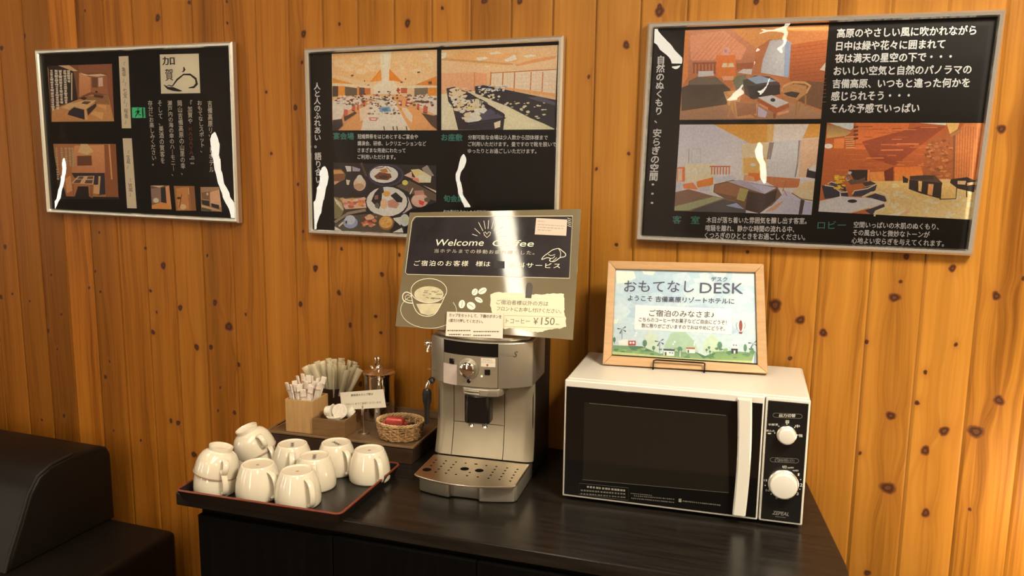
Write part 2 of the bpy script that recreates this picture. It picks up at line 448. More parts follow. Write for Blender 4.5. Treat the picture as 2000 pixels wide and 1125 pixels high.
# knots seen in the boards: x, y in the picture and size class
KN = '''10,482,2 100,537,1 2,580,2 186,530,1 194,454,1 284,485,1 294,568,1 306,610,1 299,649,2 319,519,3 352,601,3 405,499,1 420,591,3 447,638,4 384,678,3 412,678,2 466,712,2
430,757,1 426,802,1 458,806,2 334,822,2 348,826,2 125,812,2 112,682,1 94,646,2 120,614,1 58,588,1 24,574,1 214,706,1 206,736,2 480,614,1 616,524,3 587,594,2 592,452,1 662,572,2 684,635,2
746,536,2 734,618,1 744,650,1 667,486,1 704,750,2 780,498,1 174,562,1 196,570,1 82,820,1 379,888,3 315,916,2 279,973,1 275,860,1 222,841,1 251,904,1 81,820,1
48,70,2 166,21,1 308,35,3 369,5,1 444,45,1 443,3,1 593,66,3 663,47,1 7,7,1 3,94,2 796,45,3 864,16,1 1015,2,2 1288,23,3 1288,14,2 1223,88,3 946,2,2 1477,3,2
1204,478,1 1514,596,4 1563,625,3 1608,650,3 1460,492,1 1543,700,1 1759,550,1 1747,581,3 1867,673,1 1860,524,2 1946,578,3 1770,501,2 1693,668,1 1998,544,1
1740,812,3 1734,953,4 1807,727,1 1791,787,1 1844,842,3 1807,880,3 1808,1002,3 1906,843,4 1951,782,3 1894,995,1 1694,1119,2 1680,885,1 1956,252,3 577,210,2 590,122,1 582,360,1 1150,150,1 1228,300,1 530,300,1 520,180,1 1165,330,1'''
knots = []
for q in KN.split():
    x, y, s = (float(w) for w in q.split(',')); p = onY(x, y, 0.)
    knots.append((p.x, p.z, {1: .0042, 2: .0064, 3: .0084, 4: .0118}[int(s)]))
rk = random.Random(3)
def wall_back():
    K0, K1 = -42, 45
    cols = []          # (x, depth, plank index)
    for k in range(K0, K1):
        xa = OFF+PITCH*k; xb = xa+PITCH
        vis = -3 <= k <= 28
        g = .0029
        ts = [xa+g] + ([xa+g+(PITCH-2*g)*i/28 for i in range(1, 28)] if vis else []) + [xb-g]
        cols.append((xa, .009, k))
        cols += [(t, 0., k) for t in ts]
    cols.append((OFF+PITCH*K1, .009, K1))
    cols = [c for c in cols if XL-.12 <= c[0] <= XR+.12]
    zs = sorted(set([0., .2, .4, .5]+[round(.5+.004*i, 4) for i in range(0, 340)]+[1.9, 2.2, 2.56]))
    nx, nz = len(cols), len(zs)
    X = np.array([c[0] for c in cols]); D = np.array([c[1] for c in cols]); Z = np.array(zs)
    gx, gz = np.meshgrid(X, Z); gd, _ = np.meshgrid(D, Z)
    kn = np.full_like(gx, 4.); ha = np.zeros_like(gx); wp = np.zeros_like(gx)
    for (kx, kz, r) in knots:
        dx = (gx-kx)/r; dz = (gz-kz)/r; w = rk.uniform(.8, 1.25)
        an = np.arctan2(dz, dx); wob = 1+.10*np.sin(2*an+kx*40)+.07*np.sin(3*an+kz*50)
        d = np.sqrt((dx*w)**2+(dz/1.12)**2)/wob
        kn = np.minimum(kn, d)
        ha = np.maximum(ha, np.exp(-((dx/1.9)**2+(dz/3.4)**2)))
        wp += np.sign(dx)*r*1.6*np.exp(-np.abs(dx)/3.2)*np.exp(-(dz/5)**2)*(1-np.exp(-dx*dx*2))
    tones = {-3: .75, -2: .8, -1: .72, 0: .62, 1: 1.12, 2: .80, 3: .93, 4: .92, 5: .96, 6: .84, 7: .95, 8: .98, 9: 1.0, 10: .98, 11: .94, 12: .95, 13: 1.0, 14: .80, 15: .86, 16: .92, 17: .90, 18: .95, 19: .95, 20: .93, 21: .95}
    rr = random.Random(11); tone = {}; rnd = {}
    for k in range(K0, K1+1): tone[k] = tones.get(k, rr.uniform(.93, 1.06)); rnd[k] = rr.random()
    tn = np.array([tone[c[2]] for c in cols]); rn = np.array([rnd[c[2]] for c in cols])
    tg, _ = np.meshgrid(tn, Z); rg, _ = np.meshgrid(rn, Z)
    # darker heartwood streaks inside some boards
    for (k, f, wd, amt) in [(6, .35, .16, .30), (2, .1, .2, .25), (2, .55, .2, .12), (5, .9, .12, .2), (0, .5, .3, .1), (10, .15, .1, .12), (14, .55, .3, .15), (23, .5, .2, .12), (24, .45, .15, .10), (4, .2, .15, .12), (7, .25, .15, .12), (16, .9, .2, .1)]:
        xc = OFF+PITCH*(k+f); msk = np.array([1. if c[2] == k else 0. for c in cols]); mg, _ = np.meshgrid(msk, Z)
        tg = tg*(1-amt*mg*np.exp(-((gx-xc-.006*np.sin(gz*4+k))/(wd*PITCH))**2))
    # boards turn redder towards the left, varied a little at random
    rd_, _ = np.meshgrid(np.array([min(1., max(0., (17-c[2])/14))*(.75+.5*rnd[c[2]]) for c in cols]), Z); rd_g = np.clip(rd_, 0, 1)
    me = bpy.data.meshes.new('wall_back')
    n = nx*nz; co_ = np.empty((n, 3), dtype=np.float32); co_[:, 0] = gx.ravel(); co_[:, 1] = gd.ravel(); co_[:, 2] = gz.ravel()
    i, j = np.meshgrid(np.arange(nx-1), np.arange(nz-1)); a = (j*nx+i).ravel()
    F = np.stack([a, a+1, a+1+nx, a+nx], 1)
    back = np.array([[XL-.12, .1, 0], [XR+.12, .1, 0], [XR+.12, .1, 2.56], [XL-.12, .1, 2.56]], dtype=np.float32)
    co_ = np.vstack([co_, back]); nf = len(F)+1
    me.vertices.add(len(co_)); me.vertices.foreach_set('co', co_.ravel())
    lp = np.concatenate([F.ravel(), np.array([n+1, n, n+3, n+2])])
    me.loops.add(len(lp)); me.loops.foreach_set('vertex_index', lp.astype(np.int32))
    me.polygons.add(nf); me.polygons.foreach_set('loop_start', np.arange(nf, dtype=np.int32)*4)
    me.update(calc_edges=True)
    for nm, chans in (('knots', (np.clip(kn/4, 0, 1), ha, np.clip(wp*10+.5, 0, 1))), ('Col', (tg, rg, rd_g))):
        at = me.color_attributes.new(nm, 'FLOAT_COLOR', 'POINT'); arr = np.ones((len(co_), 4), dtype=np.float32)
        for c in range(3): arr[:n, c] = chans[c].ravel()
        at.data.foreach_set('color', arr.ravel())
    me.materials.append(mat_wall()); me.validate()
    o = bpy.data.objects.new('wall_back', me); COL.objects.link(o); struct(o)
wall_back()
m_plaster = mat('warm_plaster', (.50, .40, .27), .8, noise=(3., .06))
m_ceiling = mat('ceiling_boards', (.60, .52, .40), .8, noise=(6., .05))
m_carpet = mat('brown_carpet', (.10, .05, .025), .95, bump=(300, .5), noise=(40., .2))
struct(MB().box((XL-.1, YF-.1, -.1), (XR+.1, .1, 0)).build('floor', m_carpet))
struct(MB().box((XL-.1, YF-.1, 2.55), (XR+.1, .1, 2.65)).build('ceiling', m_ceiling))
m_dwood = mat_wood('dark_panelling', (.07, .03, .01), (.12, .05, .016), (6, 6, .6))
struct(MB().box((XL-.1, YF-.1, 0), (XL, .1, 2.55)).build('wall_left', m_dwood))
struct(MB().box((XR, YF-.1, 0), (XR+.1, .1, 2.55)).build('wall_right', m_plaster))
struct(MB().box((XL-.1, YF-.1, 0), (XR+.1, YF, 2.55)).build('wall_front', m_dwood))
# ceiling panels (the lamps' light is the area light just below each diffuser)
m_alu = mat('brushed_aluminium', (.78, .74, .66), .28, 1.0)
m_diff = mat('lit_diffuser', (.9, .85, .75), .6, emit=((1, .88, .68), 6.))
for i, (x, y, p) in enumerate(PANELS):
    t = thing('ceiling_light', 'square ceiling light panel of the hall, %s' % ['above the right end of the table', 'above the sofa', 'behind the photographer on the right', 'behind the photographer on the left', 'far left behind the sofa'][i], 'light', (x, y, 2.55), group='square ceiling panels')
    f = MB()
    for a, b in (((-.3, -.3), (.3, -.26)), ((-.3, .26), (.3, .3)), ((-.3, -.26), (-.26, .26)), ((.26, -.26), (.3, .26))):
        f.box((*a, -.03), (*b, 0))
    f.build('frame', m_alu, t)
    MB().box((-.26, -.26, -.02), (.26, .26, -.004)).build('diffuser', m_diff, t)

# two strip lights that run towards the board wall
m_strip = mat('lit_strip', (.9, .85, .75), .6, emit=((1, .90, .70), 22.))
STRIPS = [(-1.06, -.85, -3.35), (-.64, -.85, -3.35)]
for i, (x, ya, yb) in enumerate(STRIPS):
    t = thing('strip_light', 'slim ceiling strip light, %s of the two above the middle of the hall' % ('left one', 'right one')[i], 'light', (x, (ya+yb)/2, 2.55), group='slim strip lights')
    MB().box((-.06, (yb-ya)/2-.02, -.04), (.06, (ya-yb)/2+.02, 0), bev=.004).build('housing', m_alu, t)
    MB().box((-.044, (yb-ya)/2, -.055), (.044, (ya-yb)/2, -.0405), bev=.004).build('diffuser', m_strip, t)
# low lamp by the wall right of the cabinet, outside the picture
t = thing('floor_lamp', 'low globe lamp by the pine wall right of the cabinet', 'lamp', (.585, -.22, 0))
m_globe = mat('lit_globe', (.9, .85, .75), .6, emit=((1, .82, .56), 13.))
MB().cyl((0, 0), .10, 0, .02, bev=.004).cyl((0, 0), .012, .02, .62).build('base', mat('black_metal', (.012, .011, .010), .35, .6), t)
MB().lathe([(0, .61), (.05, .62), (.085, .66), (.10, .72), (.085, .78), (.05, .82), (0, .83)], 28).build('lamp_shade', m_globe, t)

# ------------------------------------------------------------------ tall tube lamps, added so the acrylic sheets have streaks to reflect
m_glow = mat('lit_paper_tube', (.9, .85, .75), .6, emit=((1.0, .90, .72), 26.))
m_blackmetal = mat('black_metal', (.012, .011, .010), .35, .6)
GLINT_LAMPS = [(-6.06, -3.0, 'far end of the hall by the left wall'), (-4.37, -4.2, 'middle of the dark panelled wall, left one'), (-1.46, -4.2, 'dark panelled wall behind the photographer')]
for x, y, w in GLINT_LAMPS:
    t = thing('floor_lamp', 'tall lit paper tube floor lamp, %s' % w, 'lamp', (x, y, 0), group='tall tube lamps')
    MB().cyl((0, 0), .14, 0, .03, bev=.005).cyl((0, 0), .012, .03, .62).build('base', m_blackmetal, t)
    MB().cyl((0, 0), .055, .62, 2.32, 20, bev=.008).build('lamp_shade', m_glow, t)
_p = onY(270, 220, -.014); _d = _p-CAM; _k = (YF+.045-_p.y)/(-_d.y)
t = thing('exit_sign', 'small green lit emergency exit sign on the dark panelled wall behind the camera', 'sign', (_p.x+_d.x*_k, YF, _p.z+_d.z*_k-.055))
MB().box((-.085, .002, 0), (.085, .04, .11), bev=.005).build('sign_box', mat('grey_sign_housing', (.3, .3, .28), .5), t)
MB().box((-.08, .04, .005), (.08, .044, .105)).build('lit_face', mat('lit_green_face', (.05, .4, .15), .5, emit=((.10, .75, .25), 9.)), t)
_mb = MB(); _T = Matrix.Translation((0, .0445, .055))
for q in ([(-.01, .03), (.01, .03), (.01, .045), (-.01, .045)], [(-.015, .025), (.02, .02), (.005, -.012), (-.02, -.005)], [(.0, -.01), (.03, -.02), (.03, -.03), (-.005, -.02)], [(-.02, -.005), (-.045, -.035), (-.035, -.04), (-.008, -.012)], [(-.015, .022), (-.045, .005), (-.04, -.002), (-.012, .012)], [(.045, -.045), (.065, -.045), (.065, .045), (.045, .045)]):
    _mb.add([(x, .0003, z) for x, z in q], [(0, 1, 2, 3)], 0, _T)
_mb.build('running_figure', mat('dark_green_figure', (.004, .02, .008), .5), t)

# ------------------------------------------------------------------ three framed boards
m_alu_frame = mat('silver_frame_moulding', (.74, .72, .66), .24, .85)
m_board = mat('black_display_board', (.0035, .0028, .0024), .5, spec=.3)
m_print = mat_print('photo_print')
m_white_ink = mat('white_lettering', ink('#efe6d2'), .5)
m_grey_ink = mat('grey_lettering', ink('#b5a68a'), .5)
m_teal_ink = mat('teal_lettering', ink('#2c6a5a'), .5)
m_red_ink = mat('dull_red_lettering', ink('#6e2a20'), .5)
m_cream_card = mat('cream_card', ink('#d9c29a'), .6)
m_black_ink = mat('black_ink', (.012, .010, .010), .6)
m_acryl = mat_glaze('clear_acrylic_sheet', 1.47, .012)
WALL = Plane((0, 0, 0), (1, 0, 0), (0, 0, 1))

_V = Vector
TUBES = [(_V((x, y, .64)), _V((x, y, 2.3))) for x, y, w in GLINT_LAMPS]; CST = [(_V((x, a, 2.495)), _V((x, b, 2.495))) for x, a, b in STRIPS]
SEGS = {0: TUBES[:1], 1: TUBES[1:2], 2: TUBES[2:3], 3: CST[1:]}
def board(label, quad, streaks):
    """quad: TL,TR,BR,BL as (x,z) on the wall. Frame moulding, black board, bowed acrylic sheet."""
    cx = (quad[2][0]+quad[3][0])/2; cz = min(quad[2][1], quad[3][1])
    t = thing('picture_frame', label, 'picture frame', (cx, -.004, cz), group='framed boards on the pine wall')
    Q = [Vector((q[0], 0, q[1])) for q in quad]
    cen = sum(Q, Vector())/4
    def ins(d):
        out = []
        for i, q in enumerate(Q):
            sx = 1 if q.x < cen.x else -1; sz = 1 if q.z < cen.z else -1
            out.append(q + Vector((sx*d, 0, sz*d)))
        return out
    A = ins(0); B = ins(.0045); C = ins(.010); D = ins(.0125)
    prof = [(A, -.004), (A, -.020), (B, -.0245), (C, -.0235), (D, -.019), (D, -.006)]
    mb = MB()
    for i in range(4):
        j = (i+1) % 4; vs = []
        for (q, y) in prof:
            for w in (i, j): vs.append((q[w].x, y, q[w].z))
        fs = [(2*k, 2*k+1, 2*k+3, 2*k+2) for k in range(len(prof)-1)] + [(10, 11, 1, 0)]
        mb.add(vs, fs)
    bm = bmesh.new()
    bv = [bm.verts.new(v) for v in mb.v]
    for f in mb.f: bm.faces.new([bv[i] for i in f])
    bmesh.ops.remove_doubles(bm, verts=bm.verts, dist=1e-5); bmesh.ops.recalc_face_normals(bm, faces=bm.faces)
    MB().addbm(bm).build('frame', m_alu_frame, t, sharp=25, local=False)
    P = ins(.006)
    MB().hexa([Vector((P[3].x, -.0085, P[3].z)), Vector((P[2].x, -.0085, P[2].z)), Vector((P[2].x, -.0045, P[2].z)), Vector((P[3].x, -.0045, P[3].z)),
               Vector((P[0].x, -.0085, P[0].z)), Vector((P[1].x, -.0085, P[1].z)), Vector((P[1].x, -.0045, P[1].z)), Vector((P[0].x, -.0045, P[0].z))]).build('display_board', m_board, t, local=False)
    # acrylic sheet, its bends shaped so lamps glint along the given streak lines
    G = ins(.0129); x0, x1 = (G[3].x+G[0].x)/2, (G[1].x+G[2].x)/2; z0, z1 = (G[3].z+G[2].z)/2, (G[0].z+G[1].z)/2
    nx, nz = 200, 140
    xs = np.linspace(0, 1, nx); zs = np.linspace(0, 1, nz); u, v = np.meshgrid(xs, zs)
    gx = (G[3].x*(1-u)+G[2].x*u)*(1-v)+(G[0].x*(1-u)+G[1].x*u)*v
    gz = (G[3].z*(1-u)+G[2].z*u)*(1-v)+(G[0].z*(1-u)+G[1].z*u)*v
    h = np.zeros_like(gx)
    for (pts, lamp, sig, seed, *fac) in streaks:
        W3 = [onY(p[0], p[1], -.017) for p in pts]
        zz = np.array([w.z for w in W3]); cc = np.array([w.x for w in W3]); o = np.argsort(zz); zz = zz[o]; cc = cc[o]
        W3 = [W3[i] for i in o]; sw = np.array([sig*(p[2] if len(p) > 2 else 1.) for p in pts])[o]
        if lamp == 3:                                         # crease that mirrors the left strip light: follow the lamp up the sheet
            L3 = CST[0][0]+(CST[0][1]-CST[0][0])*.936; zz = np.linspace(zz[0], zz[-1], 24); x_ = cc[0]-.012; cc = []; Gs3 = []
            for z_ in zz:
                w = Vector((x_, -.017, z_)); bb = (L3-w).normalized()+(CAM-w).normalized()
                cc.append(x_); Gs3.append(bb.x/bb.y); x_ += -bb.z/bb.x*(zz[1]-zz[0])
            cc = np.array(cc); W3 = []
        slope = np.gradient(cc, zz)
        Gs = []
        for w, cp_ in zip(W3, slope):
            best = None
            for (P0, P1) in SEGS[lamp]:
                for k in range(61):
                    l = (P0+(P1-P0)*(k/60)-w).normalized(); bb = l+(CAM-w).normalized()
                    e = abs(bb.z+cp_*bb.x)/abs(bb.y)+.04*abs(bb.x/bb.y)
                    if best is None or e < best[0]: best = (e, bb.x/bb.y)
            Gs.append(best[1])
        if lamp == 3: Gs = Gs3
        fit = np.polyfit(zz, np.array(Gs), 3 if lamp == 3 else 1)
        c = np.interp(gz, zz, cc)
        wg = .00012 if lamp == 3 else .0012
        c = c + wg*np.sin(gz*150+seed)+.7*wg*np.sin(gz*333+2*seed)
        s_ = np.full_like(gz, sig)
        g = np.polyval(fit, np.clip(gz, zz[0], zz[-1]))
        win = np.clip((gz-zz[0])/.05+1, 0, 1)*np.clip((zz[-1]-gz)/.05+1, 0, 1); win = win*win*(3-2*win)
        g = g*(.75+.25*win)*(fac[0] if fac else 1.)
        s = (gx-c)/s_
        erf = np.tanh(1.2*s)*.995
        h += g*s_*.837*erf
    h -= h.min()
    k = min(1., .0125/max(1e-6, h.max()))
    y = -.0105-h*1.0
    vs = [(float(gx[j, i]), float(y[j, i]), float(gz[j, i])) for j in range(nz) for i in range(nx)]
    fs = [(j*nx+i, j*nx+i+1, (j+1)*nx+i+1, (j+1)*nx+i) for j in range(nz-1) for i in range(nx-1)]
    o = MB().add(vs, fs).build('acrylic_sheet', m_acryl, t, sharp=180, local=False)
    print('bow', label[:30], float(h.max()))
    return t
def onboard(off): return Plane((0, -.0085, 0), (1, 0, 0), (0, 0, 1))
BP = Plane((0, -.0085, 0), (1, 0, 0), (0, 0, 1))
Q1 = [(-2.1723, 1.7378), (-1.4694, 1.7378), (-1.4717, 1.2524), (-2.1736, 1.2569)]
Q2 = [(-1.2471, 1.7123), (-.5497, 1.7200), (-.5530, 1.2335), (-1.2485, 1.2322)]
Q3 = [(-.3561, 1.7404), (.3417, 1.7364), (.3267, 1.2543), (-.3661, 1.2538)]
b1 = board('left framed black board with two tatami room photos and a white calligraphy card', Q1,
           [([(124, 325, .5), (122, 345, 1.3), (113, 385, 1), (101, 410, .5)], 0, .026, 1.),
            ([(415, 280, .6), (417, 305, 1.1), (425, 350, 1.2), (438, 385, 1.), (455, 415, .7)], 1, .040, 2.)])
b2 = board('middle framed black board with banquet hall photos and a photo of dishes', Q2,
           [([(636, 345, .5), (630, 375, 1.2), (622, 410, 1.), (610, 444, .7)], 1, .040, 3.),
            ([(903, 318, .4), (892, 340, 1.6), (897, 375, 1.2), (912, 408, 1.2)], 2, .034, 4., 1.01)])
b3 = board('right framed black board with two bedroom photos and a lobby photo', Q3,
           [([(1270, 52, .8), (1290, 75, 1.), (1312, 100, .8), (1325, 112, .5)], 2, .045, 5.),
            ([(1538, 42, .9), (1508, 68, 1.1), (1493, 90, .8), (1478, 115, 1.5), (1468, 150, .9), (1455, 165, 1.2), (1438, 200, .6)], 3, .042, 6., 1.035),
            ([(1484, 296, .6), (1490, 320, 1.3), (1494, 345, 1.0)], 2, .030, 7.)])
OFFS = .0003

def pr_(ox, oy, z): return Print(BP, ox, oy, z)
# ---- left board
def paint_tatami(p):
    p.P('#7a4a28', 62, 150, 1075, 118, 1110, 1020, 120, 1028)
    p.P('#2a1710', 62, 150, 230, 145, 470, 230, 540, 690, 380, 740, 130, 800)
    p.P('#a5713e', 80, 205, 120, 1000, 130, 1028, 62, 160)
    p.P('#c9a070', 230, 145, 400, 140, 540, 230, 470, 235)
    p.P('#8a5230', 545, 140, 990, 122, 1000, 260, 560, 260)
    p.P('#c58a58>b57848', 560, 260, 740, 330, 745, 560, 560, 640)
    p.P('#9a5f38', 740, 320, 1000, 300, 1010, 600, 745, 560)
    p.P('#6e442c', 760, 330, 850, 330, 850, 490, 765, 490); p.P('#c7a888', 860, 335, 930, 330, 935, 470, 865, 475)
    p.P('#8a5030', 990, 122, 1075, 118, 1110, 1020, 1030, 1010)
    p.P('#e8c898', 570, 255, 700, 290, 900, 275, 990, 300, 850, 320, 640, 300)
    p.P('#b9824a', 380, 740, 760, 600, 1020, 630, 1110, 1020, 130, 1028, 130, 850)
    p.P('#8f6238', 540, 640, 1010, 600, 1040, 760, 840, 740)
    p.P('#e0b47a', 470, 740, 640, 690, 830, 690, 660, 835, 470, 780); p.P('#5c3a26', 590, 740, 640, 705, 750, 710, 690, 755)
    p.P('#2a1a24', 400, 860, 480, 800, 640, 840, 650, 995, 380, 915); p.P('#332018', 680, 830, 830, 730, 830, 790, 700, 930)
    p.P('#d9a666', 640, 850, 670, 840, 700, 990, 650, 1000); p.P('#3a2420', 560, 660, 640, 630, 690, 660, 640, 690)
    p.P('#dba662', 740, 900, 800, 860, 950, 890, 920, 995); p.P('#cf9c5e', 840, 780, 870, 760, 990, 770, 980, 830)
    p.P('#e8bc80', 280, 800, 420, 730, 560, 730, 400, 840); p.P('#4a2c24', 790, 600, 950, 620, 930, 660, 800, 640)
    p.P('#2e1c18', 810, 550, 840, 540, 860, 565, 820, 575); p.B('#c8b080', 435, 260, 455, 690)
    rr = random.Random(4)
    for (x, y1) in ((125, 850), (200, 800), (265, 740), (335, 720), (395, 380)):
        y = 215
        while y < y1:
            hh = rr.uniform(22, 46); dx = (y-215)*.045; w = rr.uniform(18, 30); p.P('#cbb89a', x-w+dx, y+rr.uniform(-5, 5), x+w+dx, y, x+w*.8+dx, y+hh, x-w*.8+dx, y+hh*rr.uniform(.7, 1)); y += hh*1.12
def paint_dining(p):
    p.P('#a5683a', 105, 60, 775, 62, 805, 655, 165, 650)
    p.P('#c88a54>b57848', 330, 80, 650, 70, 665, 370, 300, 370); p.P('#e8c080', 400, 60, 470, 60, 540, 140, 470, 180, 370, 150)
    p.P('#8a5028', 650, 70, 775, 62, 805, 655, 670, 640); p.P('#d9a060', 695, 65, 712, 65, 740, 440, 725, 440)
    p.P('#6a3c24', 360, 190, 515, 185, 520, 290, 362, 295); p.P('#2a2226', 300, 370, 655, 372, 665, 600, 590, 610, 560, 500, 330, 420)
    p.P('#e0b480', 300, 480, 370, 405, 545, 402, 535, 495); p.P('#5a4030', 320, 478, 352, 443, 410, 443, 392, 480); p.P('#5a4030', 440, 482, 455, 447, 528, 447, 522, 485); p.P('#6a4a34', 360, 435, 385, 410, 432, 410, 420, 437); p.P('#6a4a34', 465, 437, 475, 410, 535, 408, 530, 437)
    p.P('#c88f58', 235, 430, 290, 400, 310, 560, 250, 590); p.P('#d9a870', 540, 500, 600, 495, 600, 600, 535, 590); p.P('#e0b078', 590, 405, 612, 405, 600, 580, 585, 520)
    p.P('#1c120c', 370, 515, 480, 515, 490, 640, 330, 640); p.P('#15100b', 165, 620, 800, 630, 805, 655, 165, 650)
    p.P('#8a5a34', 310, 490, 325, 490, 330, 620, 318, 620); p.P('#8a5a34', 500, 500, 530, 495, 530, 640, 500, 630); p.P('#1a120c', 105, 120, 165, 650, 250, 650, 230, 560, 140, 300)
    rr = random.Random(9)
    for (x, y1) in ((140, 430), (195, 300), (240, 290), (280, 300), (312, 290)):
        y = 100
        while y < y1:
            hh = rr.uniform(14, 30); dx = (y-100)*.06; w = rr.uniform(9, 14); p.P('#a8946c', x-w+dx, y, x+w+dx, y+2, x+w*.7+dx, y+hh, x-w+dx, y+hh*.9); y += hh*1.2
def paint_small(p, which):
    if which == 0:
      p.P('#6a4a38', 1145, 507, 1345, 505, 1372, 762, 1160, 755); p.P('#8a6a54', 1150, 540, 1255, 530, 1260, 690, 1165, 700); p.P('#1e1612', 1255, 530, 1305, 525, 1315, 690, 1260, 690)
      p.P('#c98a54', 1305, 515, 1345, 505, 1372, 762, 1320, 700); p.P('#c98440', 1160, 715, 1260, 685, 1330, 700, 1368, 760, 1160, 755); p.E('#f4e2c0', 1205, 665, 30, 26); p.P('#c8a878', 1145, 507, 1300, 506, 1240, 530)
    if which == 1: p.P('#9a6430', 1395, 510, 1615, 512, 1635, 775, 1420, 775); p.P('#b87a3c', 1420, 540, 1540, 520, 1560, 760, 1440, 770); p.P('#8a5428', 1560, 515, 1615, 512, 1635, 775, 1585, 775); p.L('#5a3418', 8, 1480, 600, 1465, 680, 1455, 740); p.E('#d8b080', 1495, 735, 32, 30); p.P('#e0b068', 1545, 530, 1556, 530, 1560, 600, 1550, 600); p.E('#4a2c18', 1450, 640, 22, 14)
    if which == 2: p.P('#a07850', 1680, 522, 1880, 522, 1910, 785, 1690, 778); p.P('#7a5636', 1690, 580, 1780, 570, 1780, 660, 1700, 650); p.P('#2a1c14', 1690, 660, 1775, 670, 1780, 730, 1700, 710); p.P('#d0a070', 1780, 580, 1890, 545, 1905, 740, 1790, 700); p.P('#241812', 1795, 695, 1880, 715, 1880, 760, 1800, 735); p.P('#c89868', 1690, 710, 1905, 780, 1900, 785, 1690, 735); p.P('#e8c898', 1745, 585, 1765, 585, 1765, 610, 1745, 610); p.P('#4a4a30', 1692, 740, 1800, 765, 1790, 780, 1692, 776)
P1 = pr_(85, 110, 8.034); paint_tatami(P1); P1.mb.build('photo_print', m_print, b1, local=False)
P1 = pr_(85, 270, 5.479); paint_dining(P1); P1.mb.build('photo_print', m_print, b1, local=False)
for i in range(3): P1 = pr_(85, 270, 5.479); paint_small(P1, i); P1.mb.build('photo_print', m_print, b1, local=False)
Z1 = 2.744
def c1(x, y): return (x/Z1, 50+y/Z1)
for q in ([(637, 165), (688, 163), (703, 550), (654, 550)], [(658, 604), (706, 604), (733, 980), (682, 978)]):
    mb = MB(); BP.slab(mb, [c1(*w) for w in q], 0, .0005); mb.build('name_strip', m_cream_card, b1, local=False)
m_brush = mat('grey_brush_ink', (.10, .075, .055), .6)
def vlet(name, m_, parent, body, top, bot, w, bold=0.):
    mb = MB(); BP.vtext(mb, body, top, bot, w, .0008, bold); return mb.build(name, m_, parent, local=False)
def hlet(name, m_, parent, lines, h, bold=0.):
    """one block of lines: (text, baseline start, baseline end)"""
    mb = MB()
    for body, a, b_ in lines: BP.text(mb, body, a, b_, h, .0008, bold)
    return mb.build(name, m_, parent, local=False)
for q in (('『亀甲』『七宝』『桜香』', (662, 195), (680, 525)), ('『宝蔵』', (685, 670), (692, 765)), ('『琥閣』', (695, 820), (705, 915))): vlet('strip_lettering', m_brush, b1, q[0], c1(*q[1]), c1(*q[2]), 7.5)
mb = MB(); BP.slab(mb, [c1(*w) for w in [(857, 155), (1065, 150), (1074, 362), (864, 365)]], 0, .0005)
mb.build('calligraphy_card', mat('ivory_card', ink('#e2cfa6'), .6), b1, local=False)
mb = MB()
def S1(pts, w): BP.stroke(mb, [c1(*q[:2]) for q in pts], [q[2]/Z1*w for q in pts], .0009)
BP.text(mb, '加', c1(872, 212), c1(938, 210), 16, .0009, .015); BP.text(mb, '賀', c1(888, 296), c1(930, 294), 23, .0009, .005)
S1([(985, 222, 4), (990, 235, 12), (984, 246, 6), (976, 248, 2)], 1)
S1([(880, 318, 3), (900, 335, 10), (930, 340, 16), (960, 348, 9), (976, 350, 3)], 1)
S1([(925, 325, 5), (950, 290, 8), (985, 262, 6), (1020, 262, 8), (1050, 285, 10), (1056, 312, 13), (1040, 330, 9), (1012, 334, 3)], 1)
S1([(925, 325, 5), (905, 320, 3), (890, 326, 2)], 1)
mb.build('calligraphy', m_black_ink, b1, local=False)
mb = MB()
for s, a, b in (('吉備高原リゾートホテル', (1125, 402), (1135, 785)), ('おもてなしスポット、', (1070, 402), (1088, 680)), ('『加賀や', (1018, 400), (1021, 525)), ('』。', (1027, 700), (1034, 742)),
                ('岡山吉備高原の山里の幸、', (963, 402), (984, 800)), ('瀬戸内の海の幸のハーモニー、', (910, 402), (933, 805)), ('そして、美酒の賀客を', (857, 402), (874, 738)), ('存分にお楽しみください。', (805, 402), (829, 750))):
    BP.vtext(mb, s, c1(*a), c1(*b), 9.0, .0008, .012)
mb.build('lettering', m_grey_ink, b1, local=False)
mb = MB(); BP.vtext(mb, 'ＫＡＧＡＹＡ', c1(1021, 545), c1(1027, 690), 7.5, .0008, .01); mb.build('red_lettering', m_red_ink, b1, local=False)

